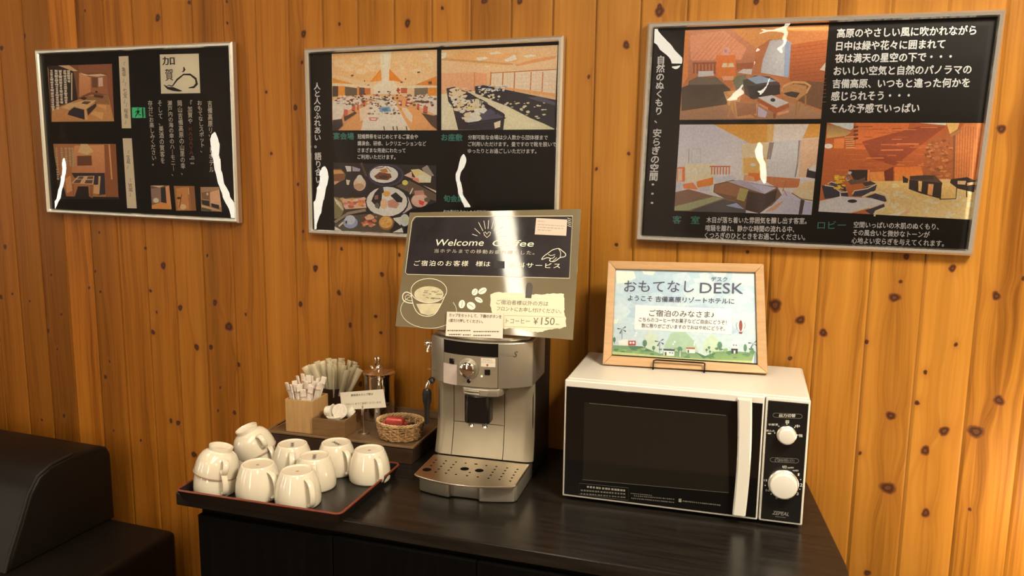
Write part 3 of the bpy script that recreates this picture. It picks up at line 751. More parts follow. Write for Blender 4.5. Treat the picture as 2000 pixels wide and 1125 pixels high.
# ---- middle board
def paint_banquet(p):
    p.P('#f0c489>f4d6a4', 50, 125, 1335, 75, 1335, 1060, 60, 1060)
    p.P('#e8b878', 50, 125, 400, 112, 640, 310, 500, 470, 60, 380); p.P('#ecc288', 780, 100, 1335, 75, 1335, 390, 900, 490, 760, 310)
    p.scatter(['#f0cc94', '#e9bd80', '#f3d3a0'], 60, 120, 150, 1280, 350, 30, 90, 5)
    p.P('#f8e4b8', 640, 108, 780, 102, 750, 470, 660, 470); p.P('#fbeccb', 690, 106, 740, 104, 735, 470, 690, 470)
    p.P('#c8791e', 650, 310, 515, 470, 660, 452); p.P('#d68a30', 640, 350, 560, 460, 655, 450); p.P('#c57420', 755, 310, 915, 470, 750, 452)
    p.P('#cc8526', 60, 420, 320, 495, 60, 482); p.P('#f9e3b8', 60, 482, 560, 520, 560, 548, 60, 516); p.P('#c4762a', 1330, 398, 1070, 505, 1335, 512); p.P('#f9e3b8', 850, 520, 1335, 515, 1335, 542, 850, 548)
    p.P('#fae8c2', 565, 520, 640, 462, 800, 455, 850, 520, 850, 640, 560, 640)
    p.B('#4a3020', 60, 520, 130, 690); p.P('#5b4a38', 210, 525, 360, 545, 360, 640, 210, 650); p.P('#5b4030', 385, 535, 455, 540, 455, 625, 385, 630); p.B('#df8f2c', 130, 520, 213, 700); p.B('#d9882c', 360, 525, 385, 640)
    p.B('#b5622e', 455, 545, 525, 650); p.B('#f4d8b0', 525, 550, 550, 600); p.P('#a8502a', 850, 540, 975, 545, 970, 610, 850, 600); p.B('#f4d8b0', 875, 540, 895, 600); p.P('#6b5a44', 1060, 545, 1225, 540, 1225, 625, 1060, 630); p.B('#de8a22', 1225, 540, 1330, 640)
    p.P('#d9a66a', 60, 650, 560, 620, 850, 620, 1335, 640, 1335, 1060, 60, 1060)
    p.P('#c48a50', 60, 940, 400, 700, 560, 640, 620, 640, 420, 1000, 400, 1060, 60, 1060); p.P('#cf9458', 780, 640, 1000, 640, 1200, 900, 1335, 1000, 1335, 1060, 1000, 1060)
    p.P('#f6e2c2', 60, 700, 300, 640, 560, 640, 480, 690, 200, 850, 160, 930, 65, 945); p.P('#f6e2c2', 1335, 640, 900, 630, 1010, 670, 1130, 780, 1335, 880)
    p.P('#f8e6c6', 600, 640, 780, 640, 1010, 1060, 410, 1060, 450, 860); p.P('#efd3ac', 390, 800, 560, 720, 480, 900, 400, 950); p.P('#f0d8b4', 900, 780, 970, 790, 1040, 880, 1030, 970, 960, 900)
    for q in ((195, 800, 250, 890), (295, 750, 340, 820), (360, 710, 385, 800), (430, 690, 465, 760), (530, 690, 560, 740), (870, 690, 910, 750), (950, 690, 998, 760), (1090, 730, 1125, 800), (1165, 760, 1225, 845)):
        p.P('#b2543c', q[0]+8, q[1], q[2], q[1]+10, q[2]-6, q[3], q[0], q[3]-12); p.P('#7a3020', q[0], q[3]-12, q[2]-6, q[3], q[2]-10, q[3]+14, q[0]+4, q[3]+4)
    p.scatter(['#6a4a2c', '#8a7050', '#5a3c28', '#fdf2dc', '#b59a70'], 110, 500, 650, 900, 870, 8, 24, 2); p.scatter(['#6a4a2c', '#8a7050', '#70281c', '#fdf2dc'], 70, 90, 640, 480, 760, 8, 24, 3); p.scatter(['#6a4a2c', '#7a6048', '#70281c', '#fdf2dc'], 70, 960, 620, 1320, 760, 8, 24, 4)
    p.scatter(['#4a2c1c', '#8a3020', '#3a2820'], 26, 430, 560, 960, 700, 8, 20, 6)
    p.P('#6b8a98', 640, 780, 760, 770, 775, 830, 640, 835); p.P('#3f6a84', 670, 795, 735, 790, 740, 822, 672, 824); p.P('#b06a5a', 505, 900, 625, 905, 600, 945, 520, 945); p.P('#f0d0b0', 530, 912, 600, 914, 590, 935, 540, 935)
    p.P('#4a3a30', 1060, 695, 1180, 700, 1240, 730, 1100, 720)
    for x in (692, 803, 850, 965): p.P('#6a4428', x-8, 1010, x+4, 1010, x+14, 1058, x-2, 1058)
    for q in ((285, 380, 325, 405), (1095, 340, 1135, 365), (445, 450, 465, 468), (945, 425, 965, 445), (1230, 460, 1280, 500), (890, 462, 925, 485), (485, 500, 515, 516)): p.P('#5a3c22', q[0], q[1]+8, q[2]-8, q[1], q[2], q[3]-8, q[0]+8, q[3])
    p.P('#3a2a22>1d1512', 65, 935, 180, 920, 190, 1000, 130, 1060, 62, 1060); p.P('#4a3426', 1150, 850, 1300, 880, 1335, 870, 1335, 1050, 1270, 1000); p.P('#4a3020', 200, 900, 340, 830, 360, 850, 210, 950)
def paint_hall(p):
    p.P('#e6bc84', 45, 110, 1465, 50, 1425, 1080, 45, 1088)
    p.P('#d7ae74', 45, 110, 600, 90, 1440, 190, 940, 290, 640, 320, 45, 220); p.P('#c99a60', 300, 120, 1000, 150, 960, 260, 110, 210); p.P('#b98a54', 45, 205, 900, 270, 940, 300, 45, 235)
    for q in ((465, 205, 590, 190, 620, 215, 500, 240), (805, 235, 940, 165, 970, 225, 850, 255), (1045, 180, 1140, 165, 1210, 180, 1080, 205), (620, 150, 720, 125, 790, 150, 660, 165), (45, 150, 110, 140, 90, 210, 45, 215), (305, 300, 370, 293, 370, 312, 310, 316), (540, 305, 630, 300, 610, 318, 560, 322)): p.P('#fdf0d2', *q)
    p.P('#e2a978', 45, 400, 460, 380, 450, 610, 45, 645); p.P('#d99a6a', 450, 385, 600, 400, 600, 600, 450, 605); p.B('#b5824e', 440, 380, 456, 610); p.P('#efc894', 45, 240, 640, 320, 640, 380, 45, 390)
    p.P('#f2cc98', 640, 320, 940, 290, 1465, 190, 1450, 350, 650, 390); p.P('#a8662c', 640, 388, 1450, 340, 1450, 352, 640, 398); p.P('#c58a50', 940, 290, 1200, 220, 1440, 180, 1440, 215, 960, 310)
    p.P('#fae2bc', 655, 398, 1450, 355, 1430, 660, 655, 545)
    for x in (650, 797, 940, 1140, 1283): p.P('#b0652c', x-6, 380, x+8, 378, x-4, 640, x-18, 640)
    for x in (690, 730, 850, 890, 1030, 1085, 1200, 1240, 1360, 1400): p.L('#d8a878', 4, x, 385, x-8, 620)
    for y in (400, 440, 490, 540, 590): p.L('#d2a888', 4, 960, y+15, 1440, y)
    p.P('#d49a58', 655, 545, 1430, 640, 1430, 680, 655, 560)
    p.P('#f6e4ba', 45, 650, 460, 610, 830, 750, 1425, 1080, 45, 1088); p.P('#efe0b2', 830, 770, 1300, 900, 1425, 1080, 800, 1085)
    p.P('#2a2028', 105, 580, 200, 560, 400, 640, 820, 900, 800, 1085, 250, 1085, 180, 800, 130, 740); p.P('#3a3038', 520, 830, 640, 820, 830, 940, 380, 1030, 330, 950); p.P('#4a424e', 520, 860, 640, 830, 800, 935, 540, 985)
    p.scatter(['#f2e2c0', '#e8d4ac', '#fff4da', '#d8c090'], 60, 160, 580, 340, 720, 18, 44, 11); p.scatter(['#f2e2c0', '#fff4da', '#ead8b4', '#c8b080'], 46, 220, 720, 560, 860, 26, 60, 12); p.scatter(['#f2e2c0', '#fff4da', '#e0caa0'], 16, 330, 890, 500, 980, 30, 60, 13)
    p.scatter(['#2a2024', '#463a3c'], 40, 150, 590, 420, 860, 6, 20, 14)
    p.P('#f6ead0', 330, 950, 480, 900, 530, 965, 390, 1005)
    p.P('#221a20', 455, 555, 560, 540, 860, 600, 1440, 720, 1440, 1080, 1300, 1010, 1130, 940, 860, 800, 700, 740, 460, 640)
    p.scatter(['#f2e6cc', '#d8c8a4', '#8a94a0'], 50, 500, 545, 840, 610, 8, 22, 15); p.scatter(['#f4e4b8', '#e2cf9c', '#c8bc98'], 30, 820, 740, 1400, 960, 10, 26, 16); p.P('#4a4450', 1100, 690, 1250, 680, 1440, 750, 1440, 790, 1180, 720); p.scatter(['#f4e4b8', '#e8d8a8'], 26, 480, 620, 800, 730, 8, 22, 17)
    for x, y in ((450, 680), (520, 710), (620, 780), (720, 840)):
        p.L('#241a1e', 9, x, y, x+90, y+50); p.L('#241a1e', 9, x, y, x, y+60); p.L('#241a1e', 9, x+90, y+50, x+85, y+120)
    p.L('#241a1e', 14, 330, 1010, 830, 940); p.P('#2a2028', 770, 960, 800, 955, 795, 1085, 770, 1085); p.P('#f0dcae', 690, 1000, 770, 970, 765, 1050, 700, 1070)
def paint_food(p):
    p.clip = [(85, 55), (1590, 100), (1590, 1090), (105, 1060)]
    p.P('#1e1510', 85, 55, 1590, 100, 1590, 640, 1180, 760, 1110, 1090, 105, 1060)
    p.P('#7a4a24', 88, 150, 200, 150, 265, 230, 255, 300, 95, 385); p.P('#c08a48', 88, 165, 190, 165, 250, 215, 88, 225); p.P('#e8a878', 95, 330, 180, 330, 100, 385)
    p.P('#e8dcc8', 255, 105, 345, 110, 345, 185, 285, 190); p.P('#9a8a90', 360, 110, 480, 150, 470, 185, 365, 185); p.P('#e8d8b0', 270, 305, 330, 315, 310, 385, 280, 380)
    p.E('#241a22', 470, 370, 130, 130); p.E('#d8b890', 470, 370, 90, 100); p.E('#f0dcb8', 470, 300, 50, 55); p.E('#b08860', 460, 410, 75, 50); p.E('#f6e6cc', 470, 265, 35, 28)
    p.E('#20181e', 860, 240, 275, 175); p.E('#3a3040', 855, 240, 262, 165); p.E('#241c28', 850, 240, 235, 145); p.E('#f8ecd4', 825, 230, 208, 125)
    p.P('#6a3a20', 680, 260, 760, 195, 920, 220, 940, 270, 880, 315, 720, 300); p.P('#a86a34', 760, 160, 860, 140, 890, 200, 800, 210); p.L('#6a4a24', 12, 700, 140, 800, 130, 830, 110); p.L('#8a7a30', 10, 860, 120, 930, 190); p.E('#4a2818', 820, 270, 70, 28)
    p.L('#4a3426', 34, 490, 60, 570, 260)
    p.P('#e0b49a', 1120, 245, 1230, 185, 1240, 290); p.P('#8a7a6c', 1380, 140, 1460, 90, 1560, 250, 1440, 260); p.P('#d8c48c', 1220, 160, 1340, 150, 1520, 260, 1510, 350, 1330, 350); p.P('#f0e4c0', 1330, 230, 1520, 270, 1510, 330, 1340, 320); p.P('#e8cc80', 1250, 170, 1350, 165, 1330, 240, 1260, 230); p.P('#c87a60', 1230, 260, 1330, 290, 1350, 360, 1250, 310)
    p.P('#5a4632', 1000, 400, 1200, 320, 1590, 520, 1590, 620, 1250, 520); p.P('#e8d0b0', 1400, 390, 1590, 470, 1590, 500); p.E('#d8c85a', 1135, 350, 42, 38); p.L('#e8d8b8', 16, 1205, 520, 1250, 430)
    p.P('#b0a090', 560, 700, 1180, 560, 1240, 720, 1120, 800, 700, 800)
    p.E('#120e10', 868, 635, 320, 240); p.E('#f4e8d0', 868, 628, 300, 218); p.E('#f8eed8', 868, 640, 230, 160)
    p.P('#1a1410', 690, 500, 760, 420, 800, 480, 790, 650, 750, 740, 640, 620); p.P('#8a5040', 690, 540, 740, 530, 740, 590, 690, 600); p.P('#2a2420', 760, 390, 810, 400, 830, 500, 780, 510); p.E('#e0a040', 865, 515, 55, 40); p.P('#181410', 920, 540, 1000, 490, 1100, 580, 1090, 640, 1020, 640); p.P('#b07860', 880, 620, 960, 590, 1050, 660, 1010, 730, 890, 710); p.E('#dcb484', 825, 660, 52, 78); p.E('#5a5044', 725, 685, 32, 40)
    p.E('#d8a088', 1350, 610, 125, 100); p.E('#f0c8a8', 1330, 590, 85, 65); p.P('#c83a2c', 1335, 600, 1420, 630, 1400, 690, 1340, 660); p.E('#5a4a34', 1460, 600, 45, 35); p.P('#b07860', 1270, 470, 1400, 460, 1420, 520, 1280, 540)
    p.P('#3a2c20', 90, 560, 560, 560, 560, 740, 120, 860); p.P('#e0b088', 180, 590, 540, 570, 570, 720, 260, 740); p.scatter(['#f0d8b8', '#c86a50', '#e8a048', '#a85a40', '#f4c8b0'], 30, 210, 580, 540, 700, 16, 50, 21)
    p.E('#7a6a44', 110, 720, 130, 160); p.P('#b0a078', 95, 570, 200, 640, 240, 750, 215, 760, 110, 620); p.P('#e8d8a8', 95, 565, 150, 620, 220, 745, 130, 660)
    p.L('#8a7458', 34, 105, 930, 300, 800, 560, 750); p.P('#4a4030', 110, 960, 330, 830, 700, 800, 1000, 900, 900, 1080, 105, 1055)
    p.P('#e8dcc4', 105, 990, 210, 1050, 105, 1058); p.E('#8a90a0', 335, 935, 108, 85); p.E('#f0ece4', 330, 895, 78, 70); p.E('#3a2c2c', 275, 930, 14, 24); p.L('#e8d0a0', 22, 165, 990, 230, 930)
    p.scatter(['#b05a3c', '#d87a50', '#e8b080', '#7a3424', '#c8a070'], 36, 520, 830, 720, 980, 18, 46, 22)
    p.E('#8a5a2c', 860, 940, 112, 105); p.E('#d8a04c', 855, 930, 98, 88); p.scatter(['#f0c878', '#c08038', '#e8b460'], 18, 800, 870, 910, 960, 14, 30, 23)
    p.P('#e8dcc4', 960, 870, 1090, 850, 1070, 980, 980, 900); p.E('#e4e0d4', 1130, 900, 68, 90); p.E('#b8b490', 1140, 890, 44, 62); p.P('#e8dcc4', 940, 1085, 1090, 1010, 1115, 1090)
P2 = pr_(640, 85, 6.252); paint_banquet(P2); P2.mb.build('photo_print', m_print, b2, local=False)
P2 = pr_(855, 80, 6.249); paint_hall(P2); P2.mb.build('photo_print', m_print, b2, local=False)
P2 = pr_(640, 310, 7.5); paint_food(P2); P2.mb.build('photo_print', m_print, b2, local=False)
Z2 = 2.616
def c2(x, y): return (570+x/Z2, 50+y/Z2)
vlet('title_lettering', m_white_ink, b2, '人と人のふれあい。', c2(130, 292), c2(133, 625), 13, .02); vlet('title_lettering', m_white_ink, b2, '語り合い・', c2(134, 648), c2(140, 832), 13, .02)
def L2(*q): return [(t_, c2(a, y), c2(b_, y+2)) for t_, a, b_, y in q]
hlet('caption_lettering', m_white_ink, b2, L2(('冠婚葬祭をはじめとするご宴会や', 337, 645, 578), ('講演会、研修、レクリエーションなど', 337, 687, 613), ('さまざまな用途にわたって', 337, 582, 648), ('ご利用いただけます。', 337, 530, 682)), 9.0, .012)
hlet('caption_lettering', m_white_ink, b2, L2(('分割可能な会場は少人数から団体様まで', 901, 1308, 582), ('ご利用いただけます。畳ですので靴を脱いで', 901, 1352, 617), ('ゆったりとお過ごしいただけます。', 900, 1250, 652)), 9.0, .012)
hlet('caption_lettering', m_white_ink, b2, L2(('旬の素材を生かした会席料理を', 775, 1010, 962)), 8, .01)
for t_, a, b_, y in (('宴会場', 213, 318, 581), ('お座敷', 765, 872, 588), ('旬会席', 776, 880, 900)): hlet('heading_lettering', m_teal_ink, b2, L2((t_, a, b_, y)), 13.3, .03)

# ---- right board
def paint_room_a(p):
    p.P('#b06a3c', 100, 105, 1640, 45, 1555, 1055, 40, 1065)
    p.P('#bf8058>a86a48', 100, 105, 600, 90, 860, 300, 830, 580, 430, 590, 70, 560); p.P('#c98a62', 150, 160, 520, 110, 760, 300, 700, 420, 160, 430)
    p.P('#e09a50', 600, 90, 1640, 45, 1625, 260, 1240, 280, 1010, 200, 860, 300); p.P('#c67c40', 1100, 110, 1640, 60, 1620, 220, 1240, 250)
    p.P('#b8622e>8a4a26', 1230, 260, 1630, 200, 1570, 960, 1220, 640)
    rr = random.Random(31)
    for i in range(16):
        y = 300+i*40; p.L('#8f4a24', 5, 1235, y, 1610, y-40+rr.uniform(-12, 12))
    for i in range(8): p.L('#b07048', 5, 160+i*50, 430, 420+i*50, 130)
    p.P('#d2833e', 100, 105, 140, 105, 130, 600, 70, 700); p.P('#e8833a', 435, 370, 640, 370, 640, 610, 435, 610)
    p.P('#f8c060', 500, 460, 620, 455, 610, 500, 500, 505); p.P('#fff0c0', 505, 458, 545, 455, 550, 498, 490, 500); p.P('#fff0c0', 575, 458, 610, 455, 630, 498, 560, 500); p.P('#f0b090', 500, 285, 575, 285, 575, 375, 500, 375); p.P('#a08088', 520, 310, 548, 310, 545, 345, 520, 345)
    for i in range(7): p.P('#8a4a28', 185+i*37, 455, 203+i*37, 455, 203+i*37, 570, 185+i*37, 570)
    p.P('#8a4c2c', 180, 450, 435, 445, 435, 465, 180, 470); p.P('#9a5a34', 650, 460, 840, 450, 820, 520, 650, 530)
    p.P('#f6ece0', 240, 545, 400, 540, 410, 590, 240, 605); p.P('#f4ead8', 665, 560, 720, 520, 820, 520, 810, 580); p.P('#d09a70', 490, 600, 620, 595, 620, 640, 510, 640)
    p.P('#5c4636', 140, 650, 230, 605, 430, 605, 590, 740, 130, 760); p.P('#6a5844', 150, 650, 240, 605, 420, 608, 520, 680, 150, 700); p.P('#4a3a2c>54432f', 60, 720, 140, 690, 520, 690, 600, 760, 540, 900, 60, 970)
    p.P('#6e6a50', 610, 640, 660, 590, 760, 580, 720, 760, 650, 760); p.P('#463a34', 720, 640, 850, 590, 1000, 600, 1110, 670, 1120, 790, 830, 850, 740, 790); p.P('#8a96a0', 760, 620, 900, 590, 1080, 650, 860, 680); p.P('#302824', 760, 700, 1120, 690, 1110, 790, 800, 840)
    p.P('#eef0ea', 1010, 215, 1180, 200, 1235, 240, 1200, 610, 910, 560, 930, 430); p.P('#fbf8ee', 1010, 225, 1165, 215, 1165, 500, 1130, 595, 930, 550, 950, 400); p.P('#a0b0c0', 1170, 215, 1235, 240, 1210, 600, 1160, 605)
    p.P('#a87c54>9a7050', 40, 980, 560, 900, 900, 880, 1220, 830, 1570, 990, 1555, 1055, 40, 1065)
    p.P('#6e4a30', 1240, 640, 1590, 660, 1570, 960, 1300, 860)
    p.P('#f8e8c4', 1540, 530, 1605, 450, 1600, 540)
    p.L('#c09058', 26, 1135, 760, 1160, 700, 1260, 660, 1380, 665, 1440, 700, 1400, 770, 1310, 830); p.P('#b07c48', 1140, 720, 1280, 680, 1400, 700, 1400, 780, 1300, 860, 1150, 800); p.P('#3a3028', 1150, 780, 1240, 760, 1330, 775, 1290, 830, 1200, 810); p.P('#a87040', 1140, 800, 1300, 850, 1300, 900, 1150, 850)
    for q in ((1300, 860, 1280, 1040), (1390, 800, 1390, 920), (1340, 870, 1310, 960), (1140, 830, 1150, 880)): p.L('#9a6a3c', 18, *q)
    p.P('#f6eee0', 880, 825, 1030, 800, 1210, 880, 1080, 935); p.E('#2e2624', 1040, 852, 26, 20); p.P('#a0522a', 870, 830, 1080, 940, 1210, 890, 1215, 930, 1060, 1000, 880, 890); p.P('#d89060', 900, 885, 990, 935, 985, 960, 890, 905); p.P('#d89060', 1090, 990, 1210, 960, 1210, 985, 1090, 1020); p.P('#8a4a28', 1040, 1000, 1075, 990, 1070, 1050, 1045, 1050); p.P('#b8a8b0', 880, 920, 980, 980, 960, 1040, 880, 1030)
    p.P('#c08a54', 510, 765, 620, 750, 700, 780, 690, 860, 900, 880, 880, 890, 860, 1040, 650, 1050, 560, 900); p.P('#9a6a48', 640, 870, 860, 890, 860, 1000, 660, 1030)
    p.L('#b07c48', 26, 530, 770, 600, 860, 560, 1040); p.L('#b07c48', 24, 610, 860, 640, 1040); p.L('#a87444', 24, 680, 870, 890, 885); p.L('#a06c40', 22, 800, 990, 870, 1045)
def paint_room_b(p):
    p.P('#d8ccc0', 103, 48, 1688, 40, 1585, 1065, 40, 1020)
    p.P('#c9c0bc>d8ccc0', 103, 48, 480, 46, 900, 262, 840, 640, 75, 640); p.P('#e8ddd0', 75, 420, 700, 400, 700, 620, 70, 640)
    p.P('#e8a03c>eeb050', 480, 46, 1688, 40, 1670, 190, 900, 265); p.P('#f8e8d0', 1160, 44, 1560, 42, 1480, 215, 1140, 240); p.P('#f0c070', 1090, 44, 1170, 44, 1150, 240, 1080, 248)
    p.P('#efd8a8', 800, 270, 1100, 250, 1080, 620, 800, 620); p.P('#e0b060', 820, 420, 1070, 420, 1060, 600, 820, 600)
    p.P('#d8b088', 1480, 220, 1670, 195, 1640, 640, 1440, 640); p.P('#fdf6ea', 1160, 245, 1430, 225, 1400, 655, 1080, 630, 1100, 480)
    for x in (1110, 1135): p.P('#8a7468', x, 250, x+30, 248, x-10, 440, x-30, 440)
    p.P('#8a7468', 1440, 228, 1480, 225, 1440, 480, 1410, 640, 1395, 640, 1425, 460); p.P('#b8a090', 1460, 228, 1478, 226, 1450, 480, 1430, 500)
    p.P('#9a8c84', 200, 320, 210, 320, 208, 480, 198, 480); p.P('#b8aca4', 230, 320, 350, 310, 345, 480, 225, 480); p.P('#f0e8dc', 245, 335, 330, 330, 328, 470, 245, 470)
    p.P('#c86a34', 75, 530, 160, 525, 160, 690, 70, 690); p.P('#e8c8a8', 85, 545, 130, 545, 130, 680, 80, 690)
    p.P('#f2e2b8', 165, 490, 480, 490, 470, 690, 165, 700); p.P('#fff4d0', 200, 560, 290, 550, 300, 600, 190, 610); p.P('#fff4d0', 380, 560, 420, 530, 470, 575, 380, 590); p.P('#e88a34', 290, 690, 480, 640, 480, 730, 300, 760)
    p.L('#a85a34', 14, 440, 520, 670, 520)
    for i in range(7): p.P('#b86a44', 455+i*33, 515, 470+i*33, 512, 468+i*33, 610, 453+i*33, 612)
    p.P('#d8732c', 880, 590, 1080, 600, 1070, 650, 960, 690, 860, 640); p.P('#b0683c', 1060, 630, 1460, 660, 1440, 760, 1200, 760, 1050, 680); p.P('#e0a070', 830, 610, 940, 640, 950, 690, 820, 680)
    p.P('#eceae6', 490, 650, 700, 620, 740, 660, 520, 700); p.P('#c8c0c0', 320, 760, 470, 730, 460, 790, 330, 800); p.P('#f0e8d8', 440, 740, 560, 690, 520, 760, 470, 850, 440, 800)
    p.P('#6a4a34', 490, 720, 700, 670, 1200, 750, 1280, 890, 1100, 980, 1000, 1050, 840, 1010, 480, 810); p.P('#a0949a', 640, 690, 780, 670, 1190, 760, 1060, 830, 900, 780); p.P('#c8c4cc', 880, 710, 1190, 760, 1060, 820); p.P('#8a5a38', 500, 730, 640, 700, 880, 780, 740, 860, 490, 810); p.P('#9a8a50', 780, 760, 880, 780, 830, 915, 740, 890); p.P('#3a2a22', 870, 800, 1060, 830, 1200, 780, 1180, 900, 1000, 1050, 840, 1010)
    p.P('#e88a4a', 130, 720, 250, 700, 310, 780, 150, 770); p.P('#d8d0d0', 60, 690, 140, 710, 130, 790, 50, 800)
    p.P('#7a5a44', 50, 810, 200, 775, 470, 850, 700, 900, 850, 1020, 840, 1050, 40, 1020); p.P('#94946a', 45, 970, 480, 860, 590, 880, 200, 1015, 40, 1015); p.P('#4a4440', 220, 1020, 600, 890, 760, 930, 850, 1020, 840, 1055); p.P('#8a90a0', 620, 960, 740, 930, 830, 1000, 760, 990)
    p.P('#cac0c4', 1060, 1045, 1290, 800, 1400, 820, 1480, 900, 1585, 920, 1585, 1065); p.P('#b88a60', 1060, 1030, 1200, 940, 1280, 900, 1180, 1010)
    p.L('#b07040', 8, 1120, 720, 1340, 665); p.L('#9a6038', 10, 1260, 800, 1300, 680); p.L('#9a6038', 8, 1270, 780, 1310, 850)
    p.P('#f0d098', 1360, 815, 1490, 700, 1625, 680, 1605, 900, 1460, 880); p.P('#f8e0b0', 1380, 815, 1430, 780, 1615, 790, 1605, 890, 1470, 870); p.L('#6a4628', 10, 1365, 820, 1470, 885, 1605, 905); p.P('#3a342e', 1465, 890, 1510, 900, 1480, 1060, 1440, 1060); p.P('#c8c0cc', 1510, 920, 1590, 920, 1585, 1060, 1490, 1060)
    p.P('#26201e', 1540, 545, 1640, 560, 1640, 660, 1525, 640); p.P('#f8f0dc', 1550, 560, 1600, 510, 1640, 510, 1635, 580)
    p.E('#f8f0d8', 930, 500, 34, 18)
def paint_lobby(p):
    p.P('#a34f22>b0602c', 135, 52, 1765, 55, 1640, 1065, 45, 980)
    rr = random.Random(41)
    p.P('#c2642c', 440, 55, 1000, 58, 900, 330, 430, 330); p.P('#8a3f20', 500, 250, 1100, 90, 1380, 90, 1180, 240, 840, 500, 600, 430)
    for i in range(60):
        x = rr.uniform(140, 1150); y = rr.uniform(80, 600); w = rr.uniform(60, 240); p.L(rr.choice(['#b5602e', '#8e441f', '#c8733a', '#a04e24']), rr.uniform(6, 14), x, y, x+w, y+rr.uniform(-3, 6))
    p.P('#9a5428', 1180, 240, 1400, 140, 1480, 190, 1460, 640, 1130, 620, 1160, 400); p.scatter(['#a86434', '#8a4a24', '#b5743c', '#7a4420'], 90, 1180, 240, 1450, 620, 10, 32, 42)
    p.P('#b86c34', 1480, 180, 1570, 60, 1765, 55, 1700, 650, 1470, 640)
    for i in range(9): p.L('#98552a', 7, 1500+i*28, 80+i*3, 1485+i*26, 640)
    p.P('#7a4a2c', 1455, 190, 1480, 180, 1465, 640, 1450, 640)
    p.P('#e0b060', 1380, 52, 1520, 52, 1500, 120, 1420, 170); p.P('#f6e8c0', 1080, 52, 1380, 52, 1380, 80); p.P('#9a6a3c', 1420, 180, 1560, 100, 1520, 160, 1430, 200)
    p.P('#d8dcd0', 160, 55, 415, 55, 410, 110, 380, 130, 250, 90); p.P('#8a6a40>b89050', 135, 75, 260, 85, 390, 150, 330, 190, 130, 215)
    for i in range(6): p.P('#e8b070', 320+i*3, 200+i*22, 425, 195+i*22, 425, 204+i*22, 320+i*3, 208+i*22)
    for i in range(4): p.P('#5a3018', 415, 90+i*40, 460, 85+i*40, 460, 105+i*40, 412, 110+i*40)
    p.P('#d87c38', 210, 220, 320, 210, 310, 320, 205, 320); p.E('#fdf0d0', 150, 297, 45, 26)
    p.P('#d8742c>e08a38', 840, 515, 1120, 515, 1140, 600, 980, 665, 840, 665); p.P('#d0843a', 580, 570, 780, 560, 830, 660, 590, 665); p.P('#6a2c18', 730, 560, 830, 510, 828, 660, 740, 660)
    p.P('#2a1c16', 360, 545, 560, 545, 555, 660, 420, 660); p.P('#c87c40', 560, 545, 582, 545, 580, 665, 555, 665)
    p.P('#e8c070>d9bc80', 560, 665, 980, 660, 1400, 640, 1680, 680, 1640, 1065, 620, 1030, 500, 800); p.scatter(['#cfb070', '#e8d09a', '#d8b878', '#f0dcac'], 70, 760, 700, 1640, 1040, 16, 60, 43)
    p.P('#2a2018', 995, 650, 1340, 680, 1330, 850, 1110, 790, 990, 745); p.P('#e0b86c', 1335, 705, 1490, 710, 1480, 845, 1325, 850); p.L('#2a1c14', 10, 1310, 852, 1482, 848, 1492, 708); p.P('#c8a060', 1090, 660, 1130, 665, 1120, 775, 1090, 765); p.P('#c88a50', 1195, 690, 1250, 695, 1235, 815, 1185, 800); p.P('#4a3826', 1000, 620, 1260, 600, 1340, 680, 1000, 650)
    p.P('#2a201c', 925, 605, 985, 640, 980, 680, 930, 680); p.P('#3a2c22', 1000, 610, 1150, 600, 1250, 605, 1250, 645, 1010, 645); p.P('#2a1e1a', 1380, 650, 1600, 620, 1690, 660, 1670, 780, 1500, 740); p.P('#b89468', 1500, 660, 1590, 660, 1580, 700, 1500, 695); p.P('#b89468', 1600, 680, 1680, 670, 1670, 700, 1600, 710); p.L('#1e1614', 10, 1595, 720, 1595, 830); p.P('#c8a070', 1370, 650, 1430, 645, 1420, 680, 1370, 680)
    p.P('#2c2c34', 80, 710, 200, 700, 290, 780, 350, 780, 360, 830, 110, 845); p.P('#3a3436', 140, 680, 230, 665, 330, 730, 340, 780); p.P('#33313a', 410, 770, 560, 720, 660, 690, 640, 760, 520, 820, 400, 820); p.P('#33302e', 500, 680, 590, 660, 650, 690, 540, 720); p.P('#5a4230', 340, 640, 460, 650, 540, 620, 530, 680, 380, 700)
    p.L('#c8b090', 12, 110, 705, 200, 720, 280, 780, 350, 775); p.L('#c8b090', 12, 400, 800, 420, 765, 560, 740, 660, 690); p.L('#c8b090', 10, 140, 690, 180, 670, 250, 690)
    p.P('#d8d0c4>c4bcb0', 60, 870, 280, 820, 580, 840, 735, 870, 720, 900, 290, 1015, 45, 980); p.E('#1e1c28', 400, 872, 50, 18); p.P('#c4a888', 280, 1010, 720, 895, 735, 880, 735, 900, 300, 1022)
    p.P('#34323a', 530, 830, 640, 790, 740, 820, 760, 870, 740, 880, 600, 840); p.L('#dcc8a0', 18, 500, 830, 600, 780, 700, 775, 770, 810, 790, 870, 740, 940, 650, 980, 630, 1030); p.P('#34323a', 530, 970, 730, 900, 740, 930, 640, 970, 610, 1020); p.P('#d8a878', 840, 1035, 1020, 940, 1000, 990, 900, 1040); p.P('#ecdcb8', 660, 1025, 800, 1010, 980, 960, 860, 1035)
    p.scatter(['#e8c030', '#f0d050', '#c89820', '#e0b428'], 26, 220, 610, 310, 740, 12, 26, 44); p.scatter(['#b8a8a0', '#6a5a4a'], 8, 350, 570, 390, 660, 10, 24, 45); p.L('#e8dcd0', 14, 275, 760, 275, 880); p.L('#7a6a40', 5, 275, 740, 280, 800); p.E('#f4ecdc', 275, 885, 26, 10)
P3 = pr_(1320, 40, 5.487); paint_room_a(P3); P3.mb.build('photo_print', m_print, b3, local=False)
P3 = pr_(1310, 235, 5.77); paint_room_b(P3); P3.mb.build('photo_print', m_print, b3, local=False)
